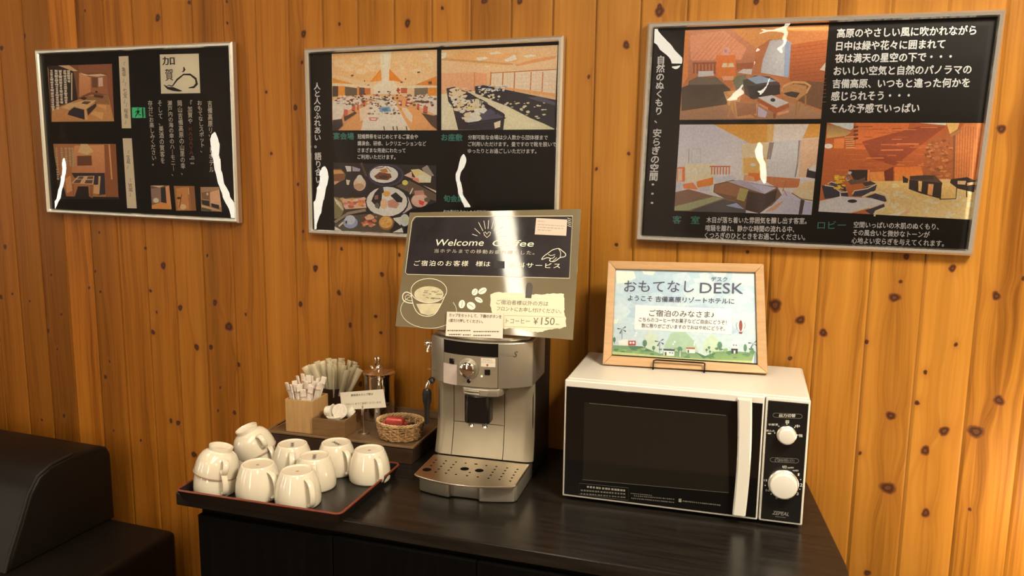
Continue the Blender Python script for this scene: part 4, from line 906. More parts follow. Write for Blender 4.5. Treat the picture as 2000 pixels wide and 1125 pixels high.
P3 = pr_(1590, 230, 5.356); paint_lobby(P3); P3.mb.build('photo_print', m_print, b3, local=False)
Z3 = 2.2048
def c3(x, y): return (1220+x/2.205, y/2.205)
def c4(x, y): return (1580+x/Z3, y/Z3)
for t_, a, b_, w in (('自然のぬくもり、', (157, 240), (145, 530), 16), ('安らぎの空間', (142, 555), (124, 778), 16), ('・・・', (122, 790), (118, 878), 5)): vlet('title_lettering', m_white_ink, b3, t_, c3(*a), c3(*b_), w, .03)
mb = MB()
for s, a, b in (('高原のやさしい風に吹かれながら', (120, 163), (718, 150)), ('日中は緑や花々に囲まれて', (117, 218), (584, 209)), ('夜は満天の星空の下で・・・', (112, 271), (612, 263)), ('おいしい空気と自然のパノラマの', (106, 325), (697, 319)),
                ('吉備高原、いつもと違った何かを', (101, 380), (690, 376)), ('感じられそう・・・', (95, 433), (432, 430)), ('そんな予感でいっぱい', (91, 486), (473, 485))):
    BP.text(mb, s, c4(*a), c4(*b), 17.5, .0008, .028)
mb.build('verse_lettering', m_white_ink, b3, local=False)
hlet('caption_lettering', m_white_ink, b3, [(t_, c3(*a), c3(*b_)) for t_, a, b_ in (('木目が落ち着いた雰囲気を醸し出す客室。', (352, 960), (783, 965)), ('喧騒を離れ、静かな時間の流れる中、', (348, 995), (730, 1001)), ('くつろぎのひとときをお過ごしください。', (345, 1026), (776, 1035)))], 12, .012)
hlet('caption_lettering', m_white_ink, b3, [(t_, c4(*a), c4(*b_)) for t_, a, b_ in (('空間いっぱいの木肌のぬくもり、', (192, 980), (558, 990)), ('その風合いと微妙なトーンが', (188, 1014), (518, 1024)), ('心地よい安らぎを与えてくれます。', (183, 1048), (580, 1062)))], 12, .012)
m_tealp = mat('pale_teal_lettering', ink('#3a7464'), .5)
hlet('heading_lettering', m_tealp, b3, [('客', c3(206, 962), c3(243, 963)), ('室', c3(285, 963), c3(322, 964))], 15, .012); hlet('heading_lettering', m_tealp, b3, [('ロビー', c4(36, 985), c4(158, 985))], 15)

# ------------------------------------------------------------------ cabinet table
TZ = .7224
m_top = mat_wood('dark_stained_top', (.005, .004, .0034), (.017, .0135, .0105), (1.2, 22, 10), rough=.25, axis_noise=5, spec=.36, bump=.12)
m_cab = mat_wood('black_stained_cabinet', (.0015, .0012, .001), (.0035, .0028, .0024), (14, 14, 1), rough=.65, spec=.04)
tb = thing('cabinet', 'long black stained cabinet with overhanging top against the pine wall', 'cabinet', (-.58, -.28, 0))
top = [(-1.2329, -.5694), (.090, -.528), (.106, -.520), (.1125, -.505), (.1137, -.4161), (.1105, -.3915), (.0427, -.008), (-1.287, -.008)]
MB().prism(top, TZ-.028, TZ, bev=.0025).build('worktop', m_top, tb, local=False)
y0 = lambda x: -.5649+(x+1.179)*.033
b = [(-1.179, y0(-1.179)+.012), (.055, y0(.055)+.012), (.03, -.02), (-1.21, -.02)]
MB().prism(b, .05, TZ-.029).build('carcass', m_cab, tb, local=False)
MB().prism([(q[0]*.985-.006, q[1]*(.96)) for q in b], 0, .05).build('plinth', m_cab, tb, local=False)
xs = [-1.177, -.853, -.545, -.245, .053]
for i in range(4):
    xa, xb = xs[i]+.0012, xs[i+1]-.0012
    d = MB().hexa([Vector(q) for q in [(xa, y0(xa)-.006, .08), (xb, y0(xb)-.006, .08), (xb, y0(xb)+.0118, .08), (xa, y0(xa)+.0118, .08), (xa, y0(xa)-.006, TZ-.04), (xb, y0(xb)-.006, TZ-.04), (xb, y0(xb)+.0118, TZ-.04), (xa, y0(xa)+.0118, TZ-.04)]], bev=.0012).build('door', m_cab, tb, local=False)

# ------------------------------------------------------------------ black leather sofa
m_leather = mat('black_leather', (.006, .004, .0028), .46, spec=.28, bump=(220, .25), noise=(14., .15))
m_piping = mat('black_leather_piping', (.014, .010, .0075), .45, spec=.3)
sf = thing('sofa', 'low black leather sofa with a thick sloping backrest left of the cabinet', 'sofa', (-2.5, -.5, 0))
X1, X2, SY, SH = -1.905, -1.675, -.095, .35
MB().box((-3.4, -1.02, .07), (X2, SY, SH), bev=.018, seg=3).build('seat_base', m_leather, sf, local=False)
prof = [(SY, SH), (SY, .555), (SY-.012, .578), (SY-.035, .588), (SY-.13, .596), (SY-.20, .590), (SY-.245, .572), (SY-.275, .535), (SY-.305, .47), (SY-.345, .39), (SY-.362, SH)]
bm = bmesh.new(); n = len(prof)
A = [bm.verts.new((-3.3, y, z)) for y, z in prof]; B = [bm.verts.new((X1, y, z)) for y, z in prof]
bm.faces.new(A); bm.faces.new(B[::-1])
for i in range(n): bm.faces.new((A[i], B[i], B[(i+1) % n], A[(i+1) % n]))
bmesh.ops.recalc_face_normals(bm, faces=bm.faces)
bmesh.ops.bevel(bm, geom=[e for e in bm.edges if abs(e.verts[0].co.x-e.verts[1].co.x) < 1e-6], offset=.010, segments=3, profile=.5, affect='EDGES')
MB().addbm(bm).build('backrest', m_leather, sf, sharp=60, local=False)
MB().tube([(X1-.004, y-.002, z+.002) for y, z in prof[4:]], .0045, 8).build('piping', m_piping, sf, local=False)
for x in (-3.3, -1.78):
    for y in (-.94, -.17): MB().cyl((x, y), .025, 0, .072, 16, bev=.003).build('leg', m_blackmetal, sf, local=False)

# ------------------------------------------------------------------ black lacquer tray with red rim
m_lac = mat('black_lacquer', (.010, .0075, .006), .30, spec=.4)
m_rim = mat('red_lacquer_rim', (.16, .030, .014), .35)
ty = thing('serving_tray', 'rectangular black lacquer tray with thin red rim under the coffee cups', 'tray', (-1.03, -.43, TZ))
_r = [onZ(341, 957, TZ+.024), onZ(665, 1005, TZ+.024), onZ(783, 905, TZ+.024)]
TQ = [(q.x, q.y) for q in _r]+[(_r[0].x+_r[2].x-_r[1].x-.004, _r[0].y+_r[2].y-_r[1].y)]
def rounded(Q, r, n=5, d=0.):
    """rounded quad outline, shrunk by d"""
    out = []; k = len(Q); P = [Vector((q[0], q[1], 0)) for q in Q]
    for i in range(k):
        a = (P[i-1]-P[i]).normalized(); b_ = (P[(i+1) % k]-P[i]).normalized(); c = P[i]+(a+b_)*d
        for j in range(n+1):
            t = j/n; out.append(c+a*r*(1-t)**2+b_*r*t**2)
    return out
ri, ro = rounded(TQ, .014, 5, .0035), rounded(TQ, .014, 5, 0.)
lo_, fl_ = rounded(TQ, .014, 5, .0075), rounded(TQ, .014, 5, .0085)
n = len(ri)
vs = [(p.x, p.y, TZ+.0005) for p in lo_] + [(p.x, p.y, TZ+.0225) for p in ro] + [(p.x, p.y, TZ+.0235) for p in ri] + [(p.x, p.y, TZ+.0055) for p in fl_]
fs = [[i for i in range(n)][::-1], [3*n+i for i in range(n)]] + [(a*n+i, a*n+(i+1) % n, (a+1)*n+(i+1) % n, (a+1)*n+i) for a in range(3) for i in range(n)]
MB().add(vs, fs).build('tray_body', m_lac, ty, local=False)
MB().tube([(p.x, p.y, TZ+.0235) for p in rounded(TQ, .014, 5, .0015)], .0024, 8, closed=True).build('rim', m_rim, ty, local=False)

# ------------------------------------------------------------------ coffee cups
m_cup = mat('ivory_porcelain', (.64, .57, .445), .10, spec=.5, coat=.5)
m_ring = mat('unglazed_brownish_rim', (.40, .28, .21), .5)
m_stamp = mat('grey_makers_stamp', (.16, .14, .11), .5); m_stain = mat('brown_stain', (.30, .20, .11), .5)
FLZ = TZ+.0058
def cup_plain():
    t = thing('coffee_cup', 'x', 'cup', (0, 0, 0), 0, 'ivory coffee cups on the tray')
    pr = [(.0435, .0), (.0448, .0008), (.0457, .004), (.0462, .014), (.0449, .030), (.0414, .046), (.0364, .060), (.0332, .0668), (.0322, .0690), (.0306, .0696), (.0290, .0690), (.0276, .0668), (.014, .0662), (0, .0660)]
    inner = [(0, .063), (.030, .0625), (.038, .050), (.0425, .030), (.0435, .012), (.0432, .002)]
    MB().lathe(inner+pr, 48).build('bowl', m_cup, t, sharp=50)
    # strap handle, drawn from near the base down to the lip with a curled end
    pts = [(.0335, 0, .0590), (.040, 0, .0600), (.047, 0, .0575), (.0530, 0, .0510), (.0570, 0, .0410), (.0590, 0, .0300), (.0585, 0, .0200), (.0555, 0, .0125), (.0510, 0, .0085), (.0470, 0, .0085), (.0452, 0, .0120)]
    MB().tube(pts, [.0056]*9+[.0054, .005], 12, flat=.46, up=(0, 1, 0)).build('handle', m_cup, t, sharp=60) if False else None
    mb = MB(); vs = []; fs = []; n = 12; k = len(pts)
    for i, p in enumerate(pts):
        a = Vector(pts[max(i-1, 0)]); c = Vector(pts[min(i+1, k-1)]); tg = (c-a).normalized(); nr = Vector((0, 1, 0)).cross(tg).normalized()
        w = .0062 if i < 9 else .0058
        for j in range(n):
            q = 2*math.pi*j/n; cx_, sx_ = math.cos(q), math.sin(q)
            cx_ = math.copysign(abs(cx_)**.7, cx_); sx_ = math.copysign(abs(sx_)**.7, sx_)
            vs.append(Vector(p)+Vector((0, 1, 0))*w*cx_+nr*.0026*sx_)
    for i in range(k-1):
        for j in range(n): fs.append((i*n+j, i*n+(j+1) % n, (i+1)*n+(j+1) % n, (i+1)*n+j))
    fs += [tuple(range(n))[::-1], tuple((k-1)*n+j for j in range(n))]
    mb.add(vs, fs).build('handle', m_cup, t, sharp=60)
    return t
def mark(t, stamp):
    mb = MB(); rr = random.Random(len(t.name)+stamp)
    if stamp == 1:
        for i in range(7):
            x = -.012+.004*i; h = rr.uniform(.002, .0045); mb.box((x, -h, .0662), (x+.0026, h, .0668))
        mb.build('makers_mark', m_stamp, t)
    else:
        mb.prism([(.004*math.cos(a*.7)*rr.uniform(.7, 1.3), .003*math.sin(a*.7)*rr.uniform(.7, 1.3)) for a in range(9)], .0661, .0664).build('stain', m_stain, t)
def cam_az(p): return math.atan2(CAM.y-p.y, CAM.x-p.x)
CUPS = [  # picture x,y of the base ring, handle turn (deg), scale, label, mark
    (498, 908, 36, 1.03, 'upturned ivory cup with brown stained base, just right of the left stack', 2),
    (572, 923, 28, 1.03, 'upturned ivory cup nearest the front edge of the tray', 2),
    (614, 889.5, -4, 1.0, 'upturned ivory cup behind the front one, in the middle of the six single cups', 1),
    (571, 866, -2, 1.0, 'upturned ivory cup next to the tilted back stack of cups', 1),
    (656.5, 863.5, 30, 1.0, 'upturned ivory cup at the back with dark stamp, left of the rightmost cup', 1),
    (721.5, 877, 25, 1.0, 'rightmost upturned ivory cup, standing alone near the right rim of the tray', 2)]
CUP0 = None
for i, (x, y, turn, s, lab, mk) in enumerate(CUPS):
    p = onZ(x, y, FLZ+.069*s)
    p.y += (.009, .016, 0, 0, 0, 0)[i]
    M_ = Matrix.Translation((p.x, p.y, FLZ)) @ Matrix.Rotation(cam_az(p)+rad(turn), 4, 'Z') @ Matrix.Scale(s, 4)
    if CUP0 is None: CUP0 = cup_plain(); c = CUP0; c['label'] = lab; c.matrix_basis = M_
    else:
        c = CUP0.copy(); COL.objects.link(c); c['label'] = lab; c.matrix_basis = M_
        for ch in list(CUP0.children):
            if ch.name.split('.')[0] in ('bowl', 'handle'):
                d = ch.copy(); COL.objects.link(d); d.parent = c
    mark(c, mk)
def footed_cup():
    t = thing('footed_cup', 'x', 'cup', (0, 0, 0), 0, 'round footed cups on top of the stacks')
    pr = [(.0435, 0), (.0452, .0006), (.0456, .003), (.0455, .012), (.0440, .024), (.0405, .036), (.0345, .0455), (.0280, .0505), (.0245, .0525), (.0240, .0545), (.0252, .0610), (.0250, .0620), (.0232, .0622), (.0222, .0600), (.0215, .0560), (0, .0555)]
    inner = [(0, .050), (.026, .0475), (.036, .039), (.042, .022), (.0432, .004)]
    MB().lathe(inner+pr, 48).build('bowl', m_cup, t, sharp=50)
    MB().lathe([(.0430, .0012), (.0432, -.0004), (.0454, -.0004), (.0462, .0012), (.0462, .0034), (.0430, .0034)], 48, close=True).build('lip', m_ring, t)
    pts = [(.0375, 0, .042), (.045, 0, .044), (.0525, 0, .041), (.057, 0, .033), (.0565, 0, .024), (.052, 0, .0175), (.047, 0, .0165), (.0442, 0, .018)]
    n = 12; k = len(pts); vs = []; fs = []
    for i, p in enumerate(pts):
        a = Vector(pts[max(i-1, 0)]); c_ = Vector(pts[min(i+1, k-1)]); tg = (c_-a).normalized(); nr = Vector((0, 1, 0)).cross(tg).normalized()
        for j in range(n):
            q = 2*math.pi*j/n; vs.append(Vector(p)+Vector((0, 1, 0))*.0066*math.cos(q)+nr*.0036*math.sin(q))
    for i in range(k-1):
        for j in range(n): fs.append((i*n+j, i*n+(j+1) % n, (i+1)*n+(j+1) % n, (i+1)*n+j))
    fs += [tuple(range(n))[::-1], tuple((k-1)*n+j for j in range(n))]
    MB().add(vs, fs).build('handle', m_cup, t, sharp=60)
    return t
ST = [(Vector((-1.1510, -.5390, FLZ)), 18, 13, .038, 14, 'upturned ivory cup on the tray carrying the left stack', 'round footed cup upturned on top of the left stack, at the front'),
      (Vector((-1.1500, -.3990, FLZ)), 38, -21, .040, 30, 'upturned ivory cup on the tray carrying the tilted back stack', 'round footed cup upturned and tilted on top of the back stack')]
FC0 = None
camr = Vector((math.cos(YAW), -math.sin(YAW), 0))
for p, turn, tilt, hz, turn2, l1, l2 in ST:
    c = CUP0.copy(); COL.objects.link(c); c['label'] = l1
    c.matrix_basis = Matrix.Translation(p) @ Matrix.Rotation(cam_az(p)+rad(turn), 4, 'Z')
    for ch in list(CUP0.children):
        if ch.name.split('.')[0] in ('bowl', 'handle'):
            d = ch.copy(); COL.objects.link(d); d.parent = c
    view = Vector((p.x-CAM.x, p.y-CAM.y, 0)).normalized()
    M_ = Matrix.Translation(p+Vector((0, 0, hz))) @ Matrix.Rotation(rad(tilt), 4, view) @ Matrix.Rotation(cam_az(p)+rad(turn2), 4, 'Z')
    if FC0 is None: FC0 = footed_cup(); f = FC0; f['label'] = l2; f.matrix_basis = M_
    else: f = copy_thing(FC0, None, None, l2, M_)

# ------------------------------------------------------------------ coffee machine
m_silver = mat('silver_plastic', (.39, .35, .28), .33, .75, bump=(900, .04))
m_silver2 = mat('stained_silver_front', (.33, .28, .20), .38, .6, noise=(9., .14))
m_black = mat('black_plastic', (.007, .006, .0055), .42, spec=.3)
m_gblack = mat('glossy_black_plastic', (.006, .005, .005), .12)
m_chrome = mat('chrome', (.86, .82, .76), .07, 1.0)
m_steel = mat('brushed_steel', (.62, .55, .46), .30, 1.0, bump=(500, .06))
m_paperw = mat('white_paper', (.61, .55, .45), .6); m_pinkp = mat('pinkish_sticker', (.52, .42, .37), .6)
m_dkink = mat('dark_print', (.05, .045, .04), .5)
OM = Vector((-.6572+.004, -.2566, TZ))
cm = thing('coffee_machine', 'silver bean to cup coffee machine with black spout, left of the microwave', 'coffee machine', OM, rad(5))
MI = PM[cm.name]
EY = (MI.to_3x3() @ Vector((0, 1, 0)))
def cloc(px, py, ly):
    return MI.inverted() @ onP(px, py, MI @ Vector((0, ly, 0)), EY)
HC = lambda x: -.004-.043*(1-(min(abs(x), .117)/.117)**2.4)
def hloc(px, py, off=0.):
    y = -.03
    for _ in range(6):
        q = cloc(px, py, y); y = HC(q.x)-off
    return q
# drip tray
plan = [(-.113, .0), (-.113, -.123)] + [(x, -.127-.026*(1-(x/.113)**2)) for x in [-.105+.0105*i for i in range(21)]] + [(.113, -.123), (.113, .0)]
MB().prism([(x, y) for x, y in plan], .0405, .0455, bev=.0018, seg=2).build('drip_tray', m_steel, cm)
inn = [(-.110, .04), (-.110, -.100)] + [(x, -.105-.022*(1-(x/.11)**2)) for x in (-.105, -.09, -.075, -.06, -.045, -.034)] + [(-.031, -.119), (-.026, -.117), (.0, -.1165), (.026, -.117), (.031, -.120)] + [(x, -.107-.022*(1-(x/.11)**2)) for x in (.034, .045, .06, .075, .09, .105)] + [(.110, -.100), (.110, .04)]
MB().prism(inn, .0015, .0408, bev=.002).build('tray_base', m_silver, cm)
hl = MB()
for q in ('455,210 600,222 745,240 885,255 1185,290 1330,305 1485,325 1635,345 425,247 568,262 708,277 1305,348 1455,365 1605,385 385,290 530,302 675,318 1275,387 1430,407 1580,428 495,343 638,358 945,390 1250,430 1400,450 1555,470 450,385 600,402 745,418 905,437 1060,455 1215,475 1375,492 1530,515').split():
    x, y = (float(w) for w in q.split(',')); p = MI.inverted() @ onZ(790+x/7.407, 870+y/7.407, TZ+.0456)
    hl.cyl((p.x, p.y), .0026, .0452, .0457, 12)
for x, y, rx, ry in ((325, 350, .0098, .0098), (870, 338, .0096, .0096), (1082, 362, .0096, .0096), (1035, 270, .0042, .003)):
    p = MI.inverted() @ onZ(790+x/7.407, 870+y/7.407, TZ+.0456)
    hl.prism([(p.x+rx*math.cos(a*math.pi/12), p.y+ry*math.sin(a*math.pi/12)) for a in range(24)], .0452, .0457)
hl.build('drain_holes', mat('dark_hole', (.004, .003, .003), .9, spec=.05), cm)
# body: black shell behind, concave silver front
MB().box((-.112, .037, .004), (.1125, .205, .326), bev=.006).build('back_housing', m_black, cm)
FY = lambda z: .024-.022*max(0., (1-(z-.03)/.10))**1.6 - .004*max(0, (z-.19)/.04)
zs = [.030+.005*i for i in range(42)]
def front(xa, xb, za, zb, name, inset=0.):
    vs = []; fs = []; Z = [z for z in [za]+[z for z in zs if za < z < zb]+[zb]]; nx = 10
    for z in Z:
        for i in range(nx+1):
            x = xa+(xb-xa)*i/nx; e = .010*max(0, (abs(x)-.095)/.02)**2
            fl = 1+.02*max(0., (1-(z-.03)/.10))
            vs.append((x*fl, FY(z)+inset+e, z))
    n1 = len(vs); m_ = len(Z)
    for (x, y, z) in list(vs): vs.append((x, y+.006, z))
    for j in range(m_-1):
        for i in range(nx):
            a = j*(nx+1)+i; fs.append((a, a+1, a+nx+2, a+nx+1)); b_ = n1+a; fs.append((b_+nx+1, b_+nx+2, b_+1, b_))
    for i in range(nx):
        a = i; fs.append((a+1, a, n1+a, n1+a+1)); a = (m_-1)*(nx+1)+i; fs.append((a, a+1, n1+a+1, n1+a))
    for j in range(m_-1):
        a = j*(nx+1); fs.append((a, a+nx+1, n1+a+nx+1, n1+a)); a = j*(nx+1)+nx; fs.append((a+nx+1, a, n1+a, n1+a+nx+1))
    return MB().add(vs, fs).build(name, m_silver2, cm, sharp=30)
xl = lambda z: -.0765+(.126-z)*.076; xr = lambda z: .0455+(.21-z)*.045
front(-.1145, -.0732, .046, .232, 'front_panel'); front(-.0716, .0463, .1215, .232, 'front_panel'); front(-.0716, .0463, .046, .1200, 'grounds_door'); front(.0479, .1145, .046, .232, 'front_panel')
MB().box((-.112, .030, .04), (.112, .036, .23)).build('seam_backing', m_black, cm)
# head with curved front
hp = [(-.117, .12)] + [(-.117+.0078*i, HC(-.117+.0078*i)) for i in range(31)] + [(.117, .12)]
hd = MB()
hd.prism(hp, .2245, .3255, bev=.003, seg=3)
hd.build('head', m_silver, cm, sharp=35)
MB().prism([(-.110, .05)]+[(x, HC(x)+.012) for x in (-.108, -.08, -.05, -.02, .01, .04, .07, .1, .108)]+[(.110, .05), (.106, .2), (-.106, .2)], .3258, .334, bev=.004).build('top_lid', m_silver, cm)
def hpatch(name, m_, x0, x1, z0, z1, off=.0006, slope=0., depth=.002, bev=0):
    """thin plate that follows the curved head; slope tilts its edges like the print on the photo"""
    nx = 14; vs = []; fs = []
    for i in range(nx+1):
        x = x0+(x1-x0)*i/nx
        for z in (z0, z1):
            vs.append((x, HC(x)-off, z)); vs.append((x, HC(x)+depth, z))
    for i in range(nx):
        a = 4*i; b_ = a+4
        fs += [(a, b_, b_+2, a+2), (a+1, a+3, b_+3, b_+1), (a, a+1, b_+1, b_), (a+2, b_+2, b_+3, a+3)]
    fs += [(0, 2, 3, 1), (4*nx, 4*nx+1, 4*nx+3, 4*nx+2)]
    return MB().add(vs, fs).build(name, m_, cm, sharp=30)
def hr(ax, ay, bx, by):  # crop corner pair -> x,z range on the head
    a = hloc(820+ax/8.035, 640+ay/8.035); b_ = hloc(820+bx/8.035, 640+by/8.035)
    return a.x, b_.x, min(a.z, b_.z), max(a.z, b_.z)
a = hloc(867.5, 690); c = hloc(972.5, 695); e = hloc(869, 664); g = hloc(973.5, 670)
hpatch('display_window', m_gblack, a.x, c.x, (a.z+c.z)/2, (e.z+g.z)/2, .0008)
k = hloc(866, 748); k2 = hloc(971, 756.5)
hpatch('control_panel', m_silver2, a.x, c.x, (k.z+k2.z)/2+.0005, (a.z+c.z)/2-.001, .0009)
hpatch('trim_line', m_black, a.x-.0008, a.x, .2255, .3245, .0003); hpatch('trim_line', m_black, c.x, c.x+.0008, .2255, .3245, .0003)
def hframe(px, py, off=0.):
    q = hloc(px, py, off); dx = .001; tx = Vector((dx*2, HC(q.x+dx)-HC(q.x-dx), 0)).normalized(); up = Vector((0, 0, 1)); nr = tx.cross(up).normalized()
    Mx = Matrix.Identity(4)
    for i in range(3): Mx[i][0] = tx[i]; Mx[i][1] = up[i]; Mx[i][2] = nr[i]; Mx[i][3] = q[i]
    return Mx   # z axis looks out of the machine
def cp(x, y): return 820+x/8.035, 640+y/8.035
for (x, y) in ((507, 522), (1062, 697)):
    MB().box((-.0062, -.0062, -.001), (.0062, .0062, .0028), bev=.0012, M=hframe(*cp(x, y))).build('button', m_gblack, cm)
Mx = hframe(*cp(768, 640))
MB().lathe([(0, .0005), (.0222, .0005), (.0232, .0015), (.0232, .0028), (.0215, .0034), (.0175, .003), (0, .003)], 40, M=Mx).build('dial_ring', m_silver, cm)
MB().lathe([(0, .002), (.0165, .002), (.0172, .004), (.0165, .014), (.0150, .0175), (.0120, .0190), (0, .0200)], 40, M=Mx).build('dial', m_chrome, cm)
MB().cyl((0, 0), .0046, -.001, .0022, 20, bev=.0008, M=hframe(*cp(770, 838))).build('round_button', m_gblack, cm)
MB().cyl((0, 0), .0019, -.001, .0012, 12, M=hframe(*cp(972, 760))).build('indicator_light', mat('green_indicator', (.3, .8, .2), .4, emit=((.45, 1., .2), 3.)), cm)
x0, x1, z0, z1 = hr(375, 870, 585, 585); hpatch('sticker', m_pinkp, x0, x1, z0+.002, z1, .0014, depth=.0002)
x0, x1, z0, z1 = hr(960, 615, 1188, 475); hpatch('sticker', m_paperw, x0, x1, z0+.001, z1-.001, .0014, depth=.0002)
class HeadPlane(Plane): pass
def head_text(body, ax, ay, bx, by, h, m_, name, bold=.0, shear=0.):
    vs, fs = glyphs(body, bold, 1., shear); q0 = hloc(ax, ay); q1 = hloc(bx, by); hh = h/FPX*2.05
    X0 = min(v.x for v in vs); X1 = max(v.x for v in vs); Y0 = min(v.y for v in vs); Y1 = max(v.y for v in vs); out = []
    for v in vs:
        t = (v.x-X0)/(X1-X0); x = q0.x+(q1.x-q0.x)*t; z = q0.z+(q1.z-q0.z)*t+hh*(v.y-Y0)/(Y1-Y0); out.append((x, HC(x)-.0016, z))
    MB().add(out, fs).build(name, m_, cm)
m_mid = mat('grey_print', (.20, .18, .15), .5)
head_text('MAGNIFICA', 977, 694, 1003, 695.5, 4, m_mid, 'model_lettering'); head_text('S', 1003, 697, 1012, 697.5, 10, m_dkink, 'model_letter', .0, .3)
head_text("De'Longhi", 836.5, 723, 855, 727, 4.5, m_mid, 'maker_lettering')
head_text('1杯だけ押して', 943, 703.5, 962, 705, 2.6, m_mid, 'sticker_lettering'); head_text('おしてください', 940, 708, 965, 709.5, 3, m_mid, 'sticker_lettering')
MB().prism([(-.0028, .001), (0, -.0028), (.0028, .001), (.0012, .0026), (-.0012, .0026)], .0012, .0018, M=hframe(*cp(1062, 588))).build('red_mark', mat('red_print', (.35, .05, .04), .5), cm)
for i, (x, y) in enumerate(((415, 512), (592, 528), (690, 845), (830, 848), (1165, 705), (625, 745), (890, 772))):
    MB().box((-.0018, -.0012, .0005), (.0018, .0012, .0012), M=hframe(*cp(x, y))).build('symbol', m_mid, cm)
# spout
spc = .012
MB().prism([(spc-.047, .02), (spc-.047, -.034), (spc-.040, -.048), (spc-.02, -.055), (spc+.02, -.055), (spc+.040, -.048), (spc+.047, -.034), (spc+.047, .02)], .208, .2246, bev=.003, seg=2).build('spout_cover', m_silver, cm)
MB().tube([(spc-.034, -.0535, .2195), (spc-.02, -.0572, .2195), (spc, -.0575, .2195)], .0022, 8).tube([(spc-.034, -.0535, .2135), (spc-.02, -.0572, .2135), (spc, -.0575, .2135)], .0022, 8).build('cover_rib', m_silver, cm)
MB().prism([(-.025, -.012), (-.026, -.044), (-.018, -.051), (.024, -.051), (.032, -.044), (.031, -.012)], .143, .2085, bev=.004, seg=3).build('spout', m_gblack, cm)
for x in (-.0125, .0185):
    MB().lathe([(0, .1335), (.0028, .1325), (.0055, .1325), (.0068, .136), (.0072, .1432), (0, .1432)], 20, M=Matrix.Translation((x, -.034, 0))).build('nozzle', m_chrome, cm)
# steam wand and its knob on the left side
MB().tube([(-.113, -.012, .222), (-.118, -.016, .221), (-.122, -.017, .212), (-.1225, -.018, .200)], .0042, 10).build('steam_pipe', m_chrome, cm)
MB().lathe([(0, -.008), (.006, -.005), (.008, 0), (.006, .005), (0, .008)], 14, M=Matrix.Translation((-.1135, -.012, .2225))).build('pivot', m_black, cm)
MB().lathe([(0, .122), (.0048, .122), (.0062, .160), (.0075, .168), (.0075, .170), (.0090, .171), (.0102, .178), (.0105, .194), (.0085, .202), (0, .203)], 20, M=Matrix.Translation((-.1225, -.018, 0))).build('steam_grip', m_black, cm)
MB().lathe([(0, 0), (.008, 0), (.009, .003), (.006, .007), (.0075, .013), (.0065, .018), (0, .019)], 20, M=Matrix.Translation((-.1165, .006, .303)) @ Matrix.Rotation(rad(-90), 4, 'Y')).build('steam_knob', m_chrome, cm)
MB().tube([(-.122, .004, .300), (-.127, .002, .290), (-.126, .0, .284)], .004, 10).build('knob_lever', m_chrome, cm)

# ------------------------------------------------------------------ microwave oven
MW0 = Vector((-.4492, -.3009, TZ+.008)); MWW, MWH, MWD = .4843, .2560, .262; a_ = rad(3.72)
mw = thing('microwave_oven', 'white microwave oven with black glass door and two round dials on the cabinet', 'microwave', (MW0.x, MW0.y, TZ), a_)
MM = PM[mw.name]; MN = MM.to_3x3() @ Vector((0, -1, 0))
MPl = Plane(MM @ Vector((0, 0, 0)), MM.to_3x3() @ Vector((1, 0, 0)), (0, 0, 1))
def ml(px, py, off=0.):
    return MM.inverted() @ MPl.at(px, py, off)
m_white = mat('white_enamel', (.60, .565, .50), .30, noise=(3., .03), coat=.15)
m_doorblk = mat('black_door_glass', (.004, .0035, .003), .06, spec=.55)
m_panelblk = mat('black_control_panel', (.006, .0055, .005), .32)
m_wingrey = mat('dark_mesh_window', (.011, .009, .0065), .09, spec=.55)
SPL = .4003
MB().box((0, .012, .008), (MWW, MWD, .008+MWH), bev=.006, seg=3).build('housing', m_white, mw)
dr = MB().box((.0005, -.002, .0085), (SPL-.0012, .0118, .0078+MWH), bev=.003, seg=3).build('door', m_white, mw)
q0 = ml(1106, 746); q1 = ml(1489, 1012)
MB().hexa([Vector(v) for v in [(.0045, -.0035, .0135), (SPL-.0045, -.0035, .0135), (SPL-.0045, 0, .0135), (.0045, 0, .0135), (.0045, -.0035, MWH-.006), (SPL-.0045, -.0035, MWH-.006), (SPL-.0045, 0, MWH-.006), (.0045, 0, MWH-.006)]], bev=.001).build('door_glass', m_doorblk, dr)
a, b_, c, d = ml(1142, 784), ml(1421, 811), ml(1424, 962), ml(1139, 937)
MB().hexa([Vector((v.x, y, v.z)) for v, y in ((d, -.0040), (c, -.0040), (c, -.003), (d, -.003), (a, -.0040), (b_, -.0040), (b_, -.003), (a, -.003))]).build('door_window', m_wingrey, dr)
# handle: slightly bowed vertical bar
hm = MB(); vs = []; fs = []
tL, tR, bL, bR = ml(1440.5, 780, .02), ml(1469, 782, .02), ml(1430.5, 1004, .02), ml(1456, 1008, .02)
N = 14
for i in range(N+1):
    t = i/N; L_ = tL*(1-t)+bL*t; R__ = tR*(1-t)+bR*t; bow = .004*math.sin(math.pi*t)
    for (x, y) in ((L_.x+bow, -.004), (L_.x+bow, -.021), (L_.x+bow+.003, -.024), (R__.x+bow-.003, -.024), (R__.x+bow, -.021), (R__.x+bow, -.004)): vs.append((x, y, L_.z*(1)+0*t))
for i in range(N):
    for j in range(6): fs.append((i*6+j, i*6+(j+1) % 6, (i+1)*6+(j+1) % 6, (i+1)*6+j))
fs += [tuple(range(6)), tuple(N*6+j for j in range(6))[::-1]]
bm = bmesh.new(); bv = [bm.verts.new(v) for v in vs]
for f in fs: bm.faces.new([bv[i] for i in f])
bmesh.ops.recalc_face_normals(bm, faces=bm.faces)
MB().addbm(bm).build('handle', m_white, dr, sharp=30)
